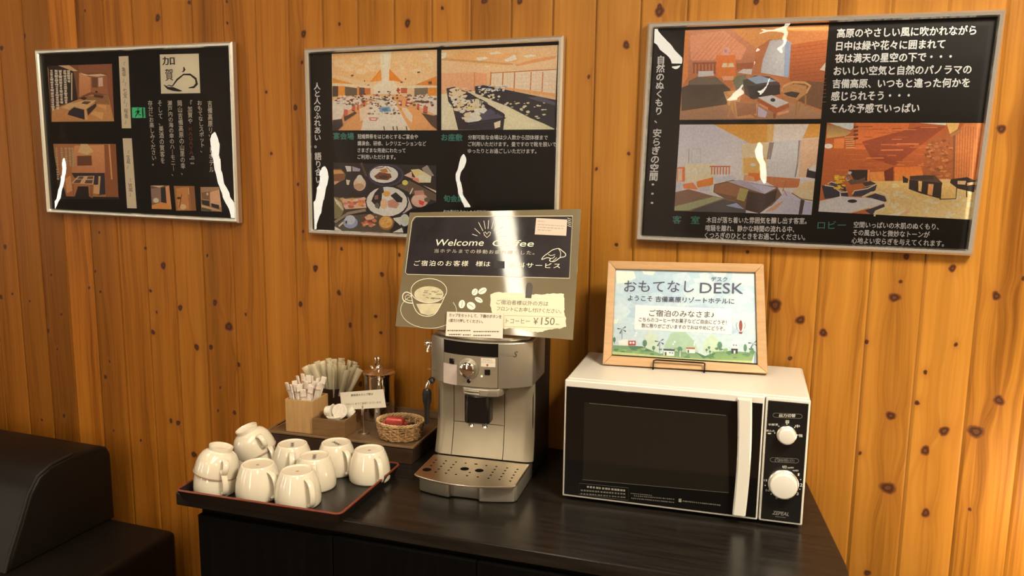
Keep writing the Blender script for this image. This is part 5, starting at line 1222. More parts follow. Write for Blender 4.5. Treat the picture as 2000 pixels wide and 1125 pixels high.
# door print: rows of tiny lettering (too small to read in the photo)
m_dimink = mat('dim_grey_print', (.10, .095, .08), .5)
dt = MB()
DP = Plane(MM @ Vector((0, -.0036, 0)), MPl.u, (0, 0, 1))
rr = random.Random(5)
def zc(x, y): return (1080+x/2.885, 660+y/2.885)
def tiny(mb, P, x0, y0, x1, y1, n, h, off=.0003):
    for i in range(n):
        t0 = (i+.1)/n; t1 = (i+.1+rr.uniform(.55, .85))/n
        A_ = (x0+(x1-x0)*t0, y0+(y1-y0)*t0); B_ = (x0+(x1-x0)*t1, y0+(y1-y0)*t1)
        P.poly(mb, [zc(*A_), zc(*B_), zc(B_[0], B_[1]-h), zc(A_[0], A_[1]-h)], off)
for (x0, y0, x1, y1, n, h) in ((155, 862, 410, 884, 16, 9), (155, 880, 410, 902, 16, 7), (437, 878, 560, 890, 12, 5), (455, 892, 685, 912, 20, 6), (440, 905, 685, 930, 22, 6), (730, 922, 945, 946, 20, 7)): tiny(dt, DP, x0, y0, x1, y1, n, h)
dt.build('small_print', m_dimink, dr, local=False)
dt = MB(); tiny(dt, DP, 190, 844, 412, 866, 13, 11); DP.poly(dt, [zc(708, 905), zc(724, 906), zc(724, 926), zc(708, 924)], .0003)
dt.build('print_band', mat('grey_print_band', (.22, .20, .17), .5), dr, local=False)
dt = MB(); DP.stroke(dt, [zc(*q) for q in [(148, 818), (425, 845), (425, 915), (145, 880)]], .5, .0003, 0, None, True); DP.stroke(dt, [zc(*q) for q in [(205, 368), (975, 436)]], .9, .0006); DP.stroke(dt, [zc(*q) for q in [(165, 798), (990, 872)]], .7, .0006)
dt.build('print_frame', m_dimink, dr, local=False)
# control panel
cpn = MB().box((SPL+.0008, -.002, .0085), (MWW-.0005, .0118, .0078+MWH), bev=.003, seg=3).build('control_panel', m_white, mw)
MB().box((SPL+.005, -.0035, .0135), (MWW-.0045, 0, MWH+.0015), bev=.001).build('panel_face', m_panelblk, cpn)
CPl = Plane(MM @ Vector((0, -.0036, 0)), MPl.u, (0, 0, 1))
def zk(x, y): return (1480+x/4.325, 780+y/4.325)
for (x, y, r, h, ring) in ((243, 294, .0168, .016, .0185), (215, 705, .0262, .020, .0288)):
    q = ml(*zk(x, y)); T = Matrix.Translation((q.x, -.0035, q.z)) @ Matrix.Rotation(rad(90), 4, 'X')
    MB().lathe([(0, 0), (ring, 0), (ring, .004), (ring-.0015, .0055), (ring-.003, .006), (0, .006)], 40, M=T).build('dial_ring', m_alu, cpn)
    MB().lathe([(0, .005), (r, .005), (r-.0004, h-.003), (r-.002, h-.0006), (r-.004, h), (0, h)], 40, M=T).build('dial', m_white, cpn)
m_pw = mat('light_grey_print', (.50, .48, .43), .5); m_pg = mat('mid_grey_print', (.17, .16, .145), .5)
mb = MB()
def ct(s, x0, y0, x1, y1, h, bold=.02): CPl.text(mb, s, zk(x0, y0), zk(x1, y1), h/4.325, .0004, bold)
ct('出力切替', 180, 149, 318, 152, 28); ct('弱', 232, 202, 264, 203, 26); ct('中', 315, 238, 353, 240, 26); ct('強', 345, 318, 378, 319, 26); ct('半解凍', 88, 222, 170, 223, 20, .01); ct('煮込み', 70, 272, 142, 275, 18, .01)
ct('切', 205, 582, 242, 584, 24); ct('20秒', 250, 584, 305, 584, 15, .01); ct('40秒', 293, 608, 345, 609, 15, .01); ct('1', 338, 645, 350, 646, 22); ct('2', 355, 735, 376, 736, 26); ct('3', 326, 808, 344, 809, 24, .01); ct('5', 148, 840, 170, 840, 20, .0); ct('10', 68, 776, 102, 777, 18, .0); ct('15', 52, 692, 80, 693, 18, .0); ct('4', 245, 848, 258, 848, 16, .0)
for x, y in ((362, 677), (356, 758), (63, 726), (113, 799), (246, 209), (312, 237), (337, 300), (178, 226), (144, 283)): CPl.dot(mb, zk(x, y), 5/4.325, 5/4.325, .0004)
CPl.dot(mb, zk(98, 288), 16/4.325, 6/4.325, .0004)
mb.build('panel_lettering', m_pw, cpn, local=False)
mb = MB(); ct('時間(分)', 182, 530, 308, 532, 28, .0); CPl.stroke(mb, [zk(163+17*math.cos(t*.5236), 513+17*math.sin(t*.5236)) for t in range(12)], .9, .0004, 0, None, True); CPl.stroke(mb, [zk(163, 503), zk(163, 514), zk(172, 514)], .8, .0004)
for (x0, x1, y0_, y1_) in ((128, 375, 104, 172), (104, 346, 480, 548)):
    r = (y1_-y0_)*.36; sl = 12; pts = []
    for k in range(24):
        t = 2*math.pi*k/24; cx = (x0+r if math.cos(t) < 0 else x1-r); yy = (y0_+y1_)/2+(sl*((cx-x0)/(x1-x0)-.5)); pts.append(zk(cx+r*math.cos(t), yy+r*.75*math.sin(t)))
    CPl.stroke(mb, pts, .7, .0004, 0, None, True)
CPl.text(mb, 'ZEPEAL', zk(122, 970), zk(262, 985), 30/4.325, .0004, .03, shear=.3)
CPl.text(mb, 'DR-D1722', zk(148, 990), zk(238, 998), 8/4.325, .0004, 0) if False else None
mb.build('panel_print', m_pg, cpn, local=False)
mb = MB()
for i in range(9): CPl.poly(mb, [zk(148+10*i, 985+i), zk(155+10*i, 986+i), zk(155+10*i, 994+i), zk(148+10*i, 993+i)], .0004)
mb.build('small_print', m_dimink, cpn, local=False)
for x in (.03, MWW-.03):
    for y in (.05, MWD-.04): MB().cyl((x, y), .012, 0, .009, 16, bev=.001).build('foot', m_black, mw)

# ------------------------------------------------------------------ welcome coffee sign on the machine
m_olive = mat('olive_laminated_card', (.150, .120, .070), .055, spec=.6, noise=(7., .12), bump=(6., .15))
m_navy = mat('dark_chalkboard_print', (.020, .017, .021), .055, spec=.6, noise=(20., .2), bump=(6., .15))
m_chalk = mat('chalk_white_print', ink('#ecdcb4', .58), .4); m_chalkd = mat('dim_chalk_print', ink('#b8a888', .6), .4)
m_torn = mat('torn_cream_paper_print', ink('#dcc99c', .56), .4, noise=(30., .04))
m_coffeep = mat('pale_coffee_print', ink('#cdb888', .50), .4, noise=(60., .15)); m_darkp = mat('dark_brown_print', (.035, .024, .016), .4)
yw, le = rad(4.08), rad(23.0)
u_ = Vector((math.cos(yw), math.sin(yw), 0)); f_ = Vector((-math.sin(yw), math.cos(yw), 0)); v_ = Vector((0, 0, 1))*math.cos(le)+f_*math.sin(le)
SGP = Plane((-.6456, -.2826, TZ+.3408), u_, v_)
sg = thing('coffee_sign', 'olive and dark Welcome Coffee sign leaning on top of the coffee machine', 'sign', (-.6456, -.262, TZ+.3345), yw)
mb = MB(); SGP.slab(mb, [(800, 415), (1135, 408), (1119, 664), (772, 637)], -.0016, 0, bev=.0004); mb.build('card', m_olive, sg, local=False)
def s_(x, y): return (760+x/3.88, 390+y/3.88)
def so(off): return off
mb = MB(); SGP.poly(mb, [s_(*q) for q in [(205, 135), (1385, 130), (1362, 592), (125, 562), (178, 170)]], .0004); mb.build('dark_panel', m_navy, sg, local=False)
mb = MB()
SGP.stroke(mb, [s_(*q) for q in [(205, 128), (1392, 124), (1368, 596), (140, 566), (124, 552), (172, 170), (186, 140)]], .7, .0006, 0, None, True)
SGP.text(mb, 'Welcome', s_(350, 350), s_(715, 350), 49/3.88, .0007, .0, shear=.12); SGP.text(mb, 'Coffee', s_(782, 353), s_(1095, 357), 48/3.88, .0007, .0, shear=.12)
SGP.text(mb, 'ご宿泊のお客様', s_(188, 502), s_(598, 505), 42/3.88, .0007, .0, gap=1.25); SGP.text(mb, '様は', s_(655, 505), s_(765, 508), 40/3.88, .0007, .0); SGP.text(mb, '無料サービス', s_(903, 515), s_(1295, 522), 40/3.88, .0007, .0, gap=1.2)
for (x0, y0, x1, y1) in ((648, 218, 690, 258), (678, 172, 712, 238), (718, 160, 730, 222), (755, 155, 750, 222), (792, 162, 776, 222), (836, 172, 794, 235), (860, 205, 808, 250), (872, 230, 820, 262), (885, 276, 822, 280), (630, 262, 670, 275)): SGP.stroke(mb, [s_(x0, y0), s_(x1, y1)], .9, .0007)
SGP.stroke(mb, [s_(*q) for q in [(742, 262), (730, 245), (718, 250), (722, 268), (742, 288), (765, 268), (770, 248), (755, 244)]], .9, .0007, 0, None, True)
SGP.stroke(mb, [s_(*q) for q in smooth([(1157, 453), (1172, 430), (1210, 402), (1242, 380), (1285, 371), (1308, 385), (1338, 412), (1330, 432), (1296, 440), (1262, 464), (1236, 470), (1216, 462), (1222, 447), (1200, 440), (1178, 447)])], 1.2, .0007, 0, None, True)
for l in ([(1205, 415), (1228, 424), (1258, 416)], [(1222, 447), (1244, 442), (1256, 428)], [(1236, 470), (1258, 452), (1270, 440)], [(1285, 372), (1300, 402), (1296, 438)]): SGP.stroke(mb, [s_(*q) for q in smooth(l, False)], .9, .0007)
for i in range(5): SGP.stroke(mb, [s_(1352+3*(i % 2), 140+14*i), s_(1380-3*(i % 2), 150+14*i)], .8, .0007)
mb.build('chalk_lettering', m_chalk, sg, local=False)
mb = MB(); SGP.text(mb, '当ホテルまでの移動お疲れ様でした。', s_(342, 402), s_(1100, 418), 30/3.88, .0007, .0, gap=1.2); mb.build('greeting_lettering', m_chalkd, sg, local=False)
mb = MB(); SGP.poly(mb, [s_(*q) for q in [(797, 465), (875, 468), (875, 522), (795, 520)]], .0008); mb.build('masking_patch', m_black_ink, sg, local=False)
# coffee cup drawing and beans
mb = MB()
SGP.stroke(mb, [s_(300+212*math.cos(t)-8*math.sin(t), 840+135*math.sin(t)+10*math.cos(t)) for t in [-.55+.2*i for i in range(24)]], .7, .0006)
SGP.stroke(mb, [s_(302+136*math.cos(t), 690+92*math.sin(t)) for t in [.26*i for i in range(24)]], 1.0, .0006, 0, None, True)
SGP.stroke(mb, [s_(*q) for q in smooth([(168, 715), (185, 800), (222, 862), (285, 884), (345, 868), (388, 805), (432, 712)], False)], 1.1, .0006)
SGP.stroke(mb, [s_(*q) for q in smooth([(170, 715), (130, 700), (105, 722), (108, 760), (140, 780), (182, 785)], False)], 1.5, .0006)
SGP.stroke(mb, [s_(*q) for q in [(172, 730), (140, 720), (122, 735), (124, 752), (150, 765), (178, 768)]], .8, .0006)
for (x, y, rx, ry, ro_) in ((650, 700, 22, 27, .5), (708, 692, 34, 22, -.5), (680, 760, 32, 18, .5), (552, 792, 24, 32, .2), (622, 805, 34, 28, .5)): SGP.dot(mb, s_(x, y), rx/3.88, ry/3.88, .0006, 0, None, 20, ro_)
mb.build('coffee_drawing', m_chalk, sg, local=False)
mb = MB(); SGP.dot(mb, s_(302, 718), 112/3.88, 62/3.88, .0007); SGP.poly(mb, [s_(*q) for q in [(205, 790), (400, 785), (355, 860), (300, 878), (240, 862)]], .0005)
mb.build('coffee_foam', m_coffeep, sg, local=False)
mb = MB(); rr = random.Random(3)
for i in range(16):
    x = rr.uniform(215, 385); y = rr.uniform(690, 752); SGP.stroke(mb, [s_(x, y), s_(x+rr.uniform(10, 34), y+rr.uniform(-6, 8))], 1.2, .0009)
mb.build('foam_line', mat('olive_drawn_line', (.10, .08, .05), .4), sg, local=False); mb = MB()
for (x, y, a, b_) in ((650, 700, 12, -18), (708, 692, 22, -12), (680, 760, 20, 10), (552, 792, 4, -22), (622, 805, 20, 14)): SGP.stroke(mb, [s_(x-a, y-b_), s_(x+3, y-2), s_(x+a, y+b_)], .9, .0009)
mb.build('bean_line', mat('olive_drawn_line', (.10, .08, .05), .4), sg, local=False)
# torn paper note and clip printed on the card
mb = MB(); rr = random.Random(8); E_ = [(770, 715), (830, 700), (900, 706), (1000, 708), (1090, 720), (1180, 716), (1250, 708), (1325, 715), (1332, 780), (1326, 850), (1340, 900), (1342, 965), (1290, 978), (1220, 985), (1160, 1000), (1090, 1005), (1030, 990), (950, 975), (880, 978), (800, 960), (790, 880), (765, 800)]
pts = []
for i in range(len(E_)):
    a, b_ = E_[i], E_[(i+1) % len(E_)]
    for k in range(4): t = k/4; pts.append((a[0]+(b_[0]-a[0])*t+rr.uniform(-4, 4), a[1]+(b_[1]-a[1])*t+rr.uniform(-4, 4)))
SGP.poly(mb, [s_(*q) for q in pts], .0005); mb.build('paper_note_print', m_torn, sg, local=False)
mb = MB(); SGP.poly(mb, [s_(*q) for q in [(1038, 655), (1050, 630), (1075, 628), (1090, 655), (1078, 748), (1032, 745)]], .0008); mb.build('clip_print', m_darkp, sg, local=False)
mb = MB(); SGP.text(mb, 'ご宿泊者様以外の方は', s_(812, 793), s_(1205, 808), 36/3.88, .0008, .005); SGP.text(mb, 'フロントにお申し付けください。', s_(815, 842), s_(1305, 864), 34/3.88, .0008, .005)
SGP.text(mb, 'ホットコーヒー', s_(795, 938), s_(1065, 942), 38/3.88, .0008, .0); SGP.text(mb, '￥', s_(1090, 944), s_(1128, 945), 48/3.88, .0008, .01); SGP.text(mb, '150', s_(1150, 948), s_(1252, 951), 56/3.88, .0008, .005); SGP.text(mb, '(税込)', s_(1262, 952), s_(1292, 953), 14/3.88, .0008, 0)
SGP.stroke(mb, [s_(870, 878), s_(1320, 890)], .4, .0008); SGP.stroke(mb, [s_(870, 962), s_(1310, 975)], .4, .0008)
mb.build('note_lettering', mat('grey_brown_print', (.10, .08, .06), .4), sg, local=False)
# small paper slip stuck on the sign
mb = MB(); SGP.slab(mb, [s_(*q) for q in [(1115, 140), (1350, 152), (1342, 274), (1104, 264)]], .0004, .0008); slp = mb.build('paper_slip', mat('pale_paper_slip', (.52, .42, .34), .55), sg, local=False)
mb = MB()
for i, (y, x1) in enumerate(((160, 1180), (186, 1330), (206, 1325), (226, 1230))):
    x = 1126
    while x < x1: w = rr.uniform(8, 26); SGP.poly(mb, [s_(x, y+(x-1126)*.06), s_(min(x+w, x1), y+(x+w-1126)*.06), s_(min(x+w, x1), y+6+(x+w-1126)*.06), s_(x, y+6+(x-1126)*.06)], .0010); x += w+rr.uniform(3, 7)
mb.build('slip_print', mat('faint_grey_print', (.30, .25, .21), .5), slp, local=False)
# note card standing in front of the sign on the machine's top edge
NP = Plane(SGP.p0+SGP.n*.004, u_, v_)
nt_ = thing('note_card', 'white instruction card in front of the bottom edge of the coffee sign', 'note', (-.62, -.295, TZ+.327), yw)
mb = MB(); NP.slab(mb, [s_(*q) for q in [(440, 850), (868, 862), (862, 1054), (430, 1034)]], .001, .0018); mb.build('card', mat('warm_white_card', (.62, .53, .43), .5), nt_, local=False)
mb = MB(); NP.text(mb, 'カップをセットして、下側のボタンを', s_(455, 888), s_(852, 902), 26/3.88, .002, .03); NP.text(mb, '1度だけ押してください。', s_(454, 928), s_(712, 938), 25/3.88, .002, .03)
for (x, xe, y) in ((443, 620, 997), (640, 838, 1005), (455, 548, 1027), (560, 620, 1030), (640, 775, 1034)):
    yy = y
    while x < xe: w = rr.uniform(6, 18); NP.poly(mb, [s_(x, yy), s_(min(x+w, xe), yy+.4), s_(min(x+w, xe), yy-8), s_(x, yy-8)], .002); x += w+rr.uniform(2, 4)
mb.build('lettering', mat('soft_black_print', (.07, .055, .045), .5), nt_, local=False)

# ------------------------------------------------------------------ framed DESK sign on its wire easel
yw2, le2 = rad(7.5), rad(20)
u2 = Vector((math.cos(yw2), math.sin(yw2), 0)); f2 = Vector((-math.sin(yw2), math.cos(yw2), 0)); v2 = Vector((0, 0, 1))*math.cos(le2)+f2*math.sin(le2)
D0 = onZ(1338, 720.5, TZ+.2690)
DSP = Plane(D0, u2, v2)
m_oak = mat_wood('light_oak_frame', (.38, .215, .092), (.47, .28, .13), (3, 30, 30), rough=.45, axis_noise=4, bump=.05)
ds = thing('framed_sign', 'light wood framed welcome DESK sign with a watercolour village, on the microwave', 'sign', (D0.x, D0.y, D0.z), yw2)
def d_(x, y): return (1160+x/4.5, 490+y/4.5)
OQ = [DSP.at(*q)-DSP.n*.0 for q in [(1188, 509), (1491.5, 515.5), (1499.5, 729.5), (1177, 711.5)]]
IQ = [DSP.at(*d_(*q)) for q in [(188, 155), (1420, 185), (1440, 1000), (155, 918)]]
for i, nm in enumerate(('top', 'right', 'bottom', 'left')):
    j = (i+1) % 4; o1, o2, i1, i2 = OQ[i], OQ[j], IQ[i], IQ[j]
    n_ = DSP.n
    P_ = [o1-n_*.016, o2-n_*.016, i2-n_*.016, i1-n_*.016, o1, o2, i2-n_*.003, i1-n_*.003]
    MB().hexa(P_, bev=.0012).build('frame_rail', m_oak, ds, local=False)
PP = Plane(D0-DSP.n*.010, u2, v2)
MB().hexa([q-DSP.n*.015 for q in (IQ[3], IQ[2], IQ[1], IQ[0])]+[q-DSP.n*.011 for q in (IQ[3], IQ[2], IQ[1], IQ[0])]).build('backing', m_black, ds, local=False)
def paint_desk(p):
    p.P('#bcccc8>d6dccc', 190, 160, 1412, 190, 1432, 990, 160, 910)
    p.scatter(['#d4dacc', '#c8d2ca', '#ced6cc', '#bccbc8'], 70, 200, 190, 1390, 700, 40, 120, 51)
    for q in ((420, 175, 540, 182, 520, 215, 440, 205), (1030, 190, 1170, 195, 1140, 235, 1060, 225), (195, 175, 350, 180, 370, 240, 280, 280, 200, 290), (1220, 200, 1405, 205, 1405, 310, 1300, 300, 1210, 260), (175, 600, 220, 600, 200, 640, 172, 640), (1370, 690, 1415, 700, 1415, 740, 1380, 730)): p.P('#eee6c8', *q)
    p.P('#d4d8b4', 440, 760, 500, 700, 560, 760, 560, 900, 460, 900); p.P('#b4c8a0', 620, 830, 680, 720, 800, 710, 890, 800, 920, 900, 620, 900); p.P('#d0d8b0', 960, 800, 1040, 730, 1110, 800, 1120, 900, 960, 900); p.P('#c4d0a8', 880, 800, 910, 850, 910, 900, 860, 900)
    p.P('#7a9a68>8aa868', 168, 830, 260, 835, 420, 840, 520, 880, 600, 910, 620, 950, 165, 905); p.P('#6f9468>9ab070', 560, 910, 700, 880, 800, 890, 900, 890, 980, 925, 1000, 960, 560, 940); p.P('#7a9a60>a0b468', 960, 930, 1080, 885, 1200, 880, 1330, 890, 1425, 895, 1430, 990, 960, 965)
    p.P('#4f7a50', 300, 835, 420, 838, 520, 885, 400, 880, 330, 870); p.P('#4f7a50', 900, 895, 980, 925, 1080, 885, 1040, 930, 960, 945)
    p.scatter(['#6a9058', '#9ab470', '#88a860', '#5a8450'], 50, 180, 860, 1410, 940, 8, 30, 52)
    p.P('#d2cf84', 160, 885, 400, 905, 700, 935, 1000, 955, 1432, 968, 1432, 995, 160, 912)
    p.P('#f0e8d4', 365, 475, 1210, 512, 1212, 735, 355, 690)
    def mill(x, y, h):
        p.L('#5a6268', 4, x, y, x, y+h)
        for a in (-.6, .5, 2.0, 3.3): p.P('#46505c', x, y-2, x+42*math.cos(a)-6*math.sin(a), y+42*math.sin(a)+6*math.cos(a), x+40*math.cos(a)+6*math.sin(a), y+40*math.sin(a)-6*math.cos(a))
    mill(246, 690, 85); mill(577, 800, 100); mill(1398, 815, 20)
    p.P('#efe6cc', 215, 790, 300, 775, 300, 832, 220, 832); p.P('#b8423a', 302, 790, 368, 790, 368, 832, 302, 832); p.E('#f0e0d0', 322, 808, 10, 10); p.E('#f0e0d0', 348, 808, 10, 10)
    p.P('#f4ecd4', 615, 875, 708, 880, 705, 925, 612, 920); p.P('#3f4850', 608, 860, 712, 865, 708, 882, 612, 876); p.P('#6a5038', 622, 890, 638, 890, 638, 920, 622, 920); p.E('#8a9aa0', 668, 895, 8, 8); p.E('#8a9aa0', 690, 898, 8, 8)
    p.P('#f4ecd4', 815, 862, 885, 862, 888, 900, 815, 898); p.P('#b06038', 808, 848, 890, 850, 886, 866, 812, 862); p.P('#6a5038', 822, 870, 836, 870, 836, 898, 822, 896)
    p.P('#f2ead2', 1208, 800, 1240, 775, 1272, 802, 1270, 860, 1206, 860); p.P('#2e3638', 1206, 858, 1265, 860, 1262, 905, 1208, 902); p.P('#f0e6cc', 1228, 875, 1244, 876, 1243, 903, 1228, 902); p.E('#8a8a80', 1228, 828, 8, 8); p.E('#8a8a80', 1250, 830, 8, 8)
    for (x, y, rx, ry) in ((447, 812, 20, 30), (525, 853, 14, 18), (755, 865, 22, 24), (1105, 832, 22, 34), (1330, 852, 15, 32), (1012, 850, 12, 12), (990, 870, 11, 11), (1020, 885, 10, 10), (180, 780, 12, 22)): p.E('#5f8a64', x, y, rx, ry); p.L('#4a5a44', 4, x, y, x, y+ry+12)
    p.P('#e8e8cc', 755, 880, 760, 870, 762, 930, 752, 930)
    p.E('#e8d8c8', 1290, 658, 38, 48); p.E('#9a3c34', 1290, 658, 15, 48); p.L('#8a94a0', 5, 1258, 630, 1250, 655, 1258, 685); p.L('#8a94a0', 5, 1322, 630, 1330, 655, 1322, 685); p.P('#9a3c34', 1272, 712, 1308, 714, 1300, 730, 1280, 728)
    for x, y in ((372, 720), (362, 745), (708, 800), (695, 820), (885, 805), (880, 825), (1210, 745)): p.P('#f4f0e0', x-8, y+6, x, y-10, x+10, y-4, x+4, y+10)
    p.P('#f0ecd8', 1385, 985, 1410, 900, 1420, 900, 1405, 990); p.P('#9aa4a0', 1408, 900, 1430, 905, 1432, 990, 1405, 990)
DKP = Print(PP, 1160, 490, 4.5, .0004); DKP.gain = .50; paint_desk(DKP); DKP.mb.build('poster', mat_print('poster_paper', .5, .05, 120.), ds, local=False)
m_indigo = mat('indigo_print', (.055, .055, .11), .5); m_dbrown = mat('dark_grey_brown_print', (.075, .06, .05), .5)
mb = MB()
PP.text(mb, 'おもてなし', d_(265, 360), d_(878, 364), 98/4.5, .0016, .004); PP.text(mb, 'DESK', d_(930, 372), d_(1310, 378), 92/4.5, .0016, .006); PP.text(mb, 'デスク', d_(1030, 268), d_(1172, 270), 40/4.5, .0016, .01)
PP.text(mb, 'ようこそ', d_(298, 437), d_(512, 444), 45/4.5, .0016, .012); PP.text(mb, '吉備高原リゾートホテルに', d_(540, 448), d_(1232, 470), 50/4.5, .0016, .012)
mb.build('title_lettering', m_indigo, ds, local=False)
mb = MB(); PP.text(mb, 'ご宿泊のみなさま♪', d_(485, 575), d_(1055, 590), 58/4.5, .0016, .008); PP.text(mb, 'こちらのコーヒーやお菓子などご自由にどうぞ！', d_(395, 622), d_(1165, 650), 38/4.5, .0016, .008); PP.text(mb, '数に限りがございますのでおはやめにどうぞ。', d_(418, 674), d_(1150, 704), 38/4.5, .0016, .008)
mb.build('caption_lettering', m_dbrown, ds, local=False)
GQ = [q-DSP.n*.0075 for q in IQ]
MB().add(GQ, [(3, 2, 1, 0)]).build('glass', mat_glaze('clear_glass', 1.45, .01), ds, local=False)
# easel
m_wire = mat('black_wire', (.012, .010, .009), .4, .5)
MT = TZ+.264
ea = thing('wire_easel', 'thin black wire easel holding the framed DESK sign', 'easel', (D0.x+.01, D0.y, MT), yw2)
LQ = [onP(*q, D0+DSP.n*.007, DSP.n) for q in [d_(520, 1040), d_(525, 965), d_(545, 958), d_(958, 985), d_(975, 990), d_(970, 1068)]]
zl = MT+.0026
wl, wr = LQ[0].copy(), LQ[5].copy()
bl_ = wl+f2*.14; br_ = wr+f2*.14
wl.z = zl; wr.z = zl; bl_.z = zl; br_.z = zl
MB().tube([bl_, wl, wl+Vector((0, 0, .006))]+LQ[1:5]+[wr+Vector((0, 0, .006)), wr, br_], .0018, 8).build('lip_wire', m_wire, ea, local=False)
tl_ = D0+DSP.u*-.05+DSP.v*.17-DSP.n*.019; tr_ = D0+DSP.u*.05+DSP.v*.17-DSP.n*.019
hl_ = D0+DSP.u*-.055-DSP.n*.019; hr_ = D0+DSP.u*.045-DSP.n*.019; hl_.z = zl; hr_.z = zl
MB().tube([hl_, tl_, tl_+DSP.u*.02+DSP.v*.01, tr_-DSP.u*.02+DSP.v*.01, tr_, hr_], .0018, 8).build('back_wire', m_wire, ea, local=False)

# ------------------------------------------------------------------ wooden tray with the coffee condiments
m_tray = mat_wood('dark_brown_wood', (.085, .045, .020), (.15, .085, .038), (2, 20, 20), rough=.5, axis_noise=5)
m_lightbox = mat_wood('light_plywood', (.37, .205, .074), (.47, .28, .113), (26, 26, 2.4), rough=.5, axis_noise=4)
m_brownbox = mat_wood('brown_wood_box', (.13, .065, .022), (.19, .10, .038), (2.4, 26, 20), rough=.5, axis_noise=4)
ct_ = thing('condiment_tray', 'dark brown wooden tray box at the wall behind the coffee cups', 'tray', (-1.02, -.15, TZ))
CF = TZ+.040
cq = [(-1.222, -.272), (-.829, -.246), (-.842, -.012), (-1.238, -.035)]
def q4(Q, d, z): return [Vector((q[0], q[1], z)) for q in rounded_in(Q, d)]
def rounded_in(Q, d):
    P = [Vector((q[0], q[1], 0)) for q in Q]; out = []
    for i in range(4):
        a = (P[i-1]-P[i]).normalized(); b_ = (P[(i+1) % 4]-P[i]).normalized(); out.append(P[i]+(a+b_)*d)
    return out
m_traydk = mat_wood('blackish_brown_wood', (.028, .014, .007), (.055, .028, .013), (2, 20, 20), rough=.5, axis_noise=5)
MB().hexa(q4(cq, .006, TZ+.0005)+q4(cq, .0025, CF-.0022), bev=.001).build('tray_box', m_traydk, ct_, local=False)
MB().hexa(q4(cq, .0065, CF-.003)+q4(cq, .0065, CF)).build('floor_board', m_tray, ct_, local=False)
m_traylt = mat_wood('worn_brown_wood', (.13, .072, .034), (.20, .115, .055), (2, 20, 20), rough=.5, axis_noise=5)
I_ = rounded_in(cq, .006); O_ = [Vector((q[0], q[1], 0)) for q in cq]
for i, nm in enumerate(('front', 'right', 'back', 'left')):
    j = (i+1) % 4; h_ = .046 if i != 2 else .062; h2 = h_
    lo = [O_[i], O_[j], I_[j], I_[i]]
    MB().hexa([Vector((p.x, p.y, TZ+.041)) for p in lo]+[Vector((p.x, p.y, TZ+h_)) for p in lo], bev=.0008).build('rim_strip', m_traylt, ct_, local=False)
def openbox(name, label, quad, z0, h, m_, wall=.004, group=None):
    """quad: FL, FR, BR, BL"""
    t = thing(name, label, 'box', ((quad[0][0]+quad[2][0])/2, (quad[0][1]+quad[2][1])/2, z0), group=group)
    O2 = [Vector((q[0], q[1], 0)) for q in quad]; I2 = rounded_in(quad, wall)
    MB().hexa([Vector((p.x, p.y, z0)) for p in I2]+[Vector((p.x, p.y, z0+.004)) for p in I2]).build('bottom', m_, t, local=False)
    for i in range(4):
        j = (i+1) % 4; lo = [O2[i], O2[j], I2[j], I2[i]]
        MB().hexa([Vector((p.x, p.y, z0)) for p in lo]+[Vector((p.x, p.y, z0+h)) for p in lo], bev=.0006).build('side', m_, t, local=False)
    return t
sq = [(-1.1795, -.2445), (-1.1050, -.2400), (-1.1080, -.1640), (-1.1825, -.1685)]
openbox('sugar_box', 'tall light wood box full of sugar sticks on the condiment tray', sq, CF+.0004, .083, m_lightbox)
kq = [(-1.1035, -.2450), (-1.0180, -.2345), (-1.0235, -.1475), (-1.1045, -.1580)]
openbox('creamer_box', 'low brown wood box of creamer pods beside the sugar box', kq, CF+.0004, .043, m_brownbox)
m_stick = mat('white_sugar_paper', (.66, .57, .48), .55, noise=(160., .18)); m_stickp = mat('faint_stick_print', (.46, .33, .26), .55)
rr = random.Random(17); first = None
u3 = Vector((.0745, .0045, 0)).normalized(); v3 = Vector((-.003, .076, 0)).normalized()
def sugar_stick():
    t = thing('sugar_stick', 'x', 'sugar stick', group='sugar sticks in the light wood box')
    MB().prism([(-.0065, -.0012), (-.003, -.0024), (.003, -.0024), (.0065, -.0012), (.0065, .0012), (.003, .0024), (-.003, .0024), (-.0065, .0012)], -.052, .052, bev=.0004).build('paper_tube', m_stick, t)
    mb = MB()
    mb.box((-.0068, -.0026, .030), (.0068, .0026, .034)); mb.build('printed_band', m_stickp, t)
    return t
spots = [(.10, .10), (.22, .06), (.36, .08), (.50, .05), (.66, .07), (.80, .10), (.14, .34), (.30, .30), (.46, .36), (.60, .30), (.78, .33), (.20, .60), (.38, .58), (.56, .62), (.74, .60), (.88, .52), (.30, .84), (.50, .86), (.70, .84), (.86, .82)]
for i, (a, b_) in enumerate(spots):
    base = Vector((sq[0][0], sq[0][1], 0)) + u3*(.007+.060*a) + v3*(.007+.060*b_)
    tiltx = (a-.5)*.55+rr.uniform(-.10, .10); tilty = (.5-b_)*.25+rr.uniform(-.08, .08); up = rr.uniform(.058, .072) + (.018*b_) 
    if i in (9, 12, 13): up += .012
    M_ = Matrix.Translation((base.x, base.y, CF+up)) @ Matrix.Rotation(tiltx, 4, 'Y') @ Matrix.Rotation(tilty, 4, 'X') @ Matrix.Rotation(rr.uniform(-1.0, 1.0), 4, 'Z')
    if first is None: first = sugar_stick(); s = first; s['label'] = 'white paper sugar stick standing in the light wood box'; s.matrix_basis = M_
    else: s = copy_thing(first, None, None, 'white paper sugar stick standing in the light wood box', M_)
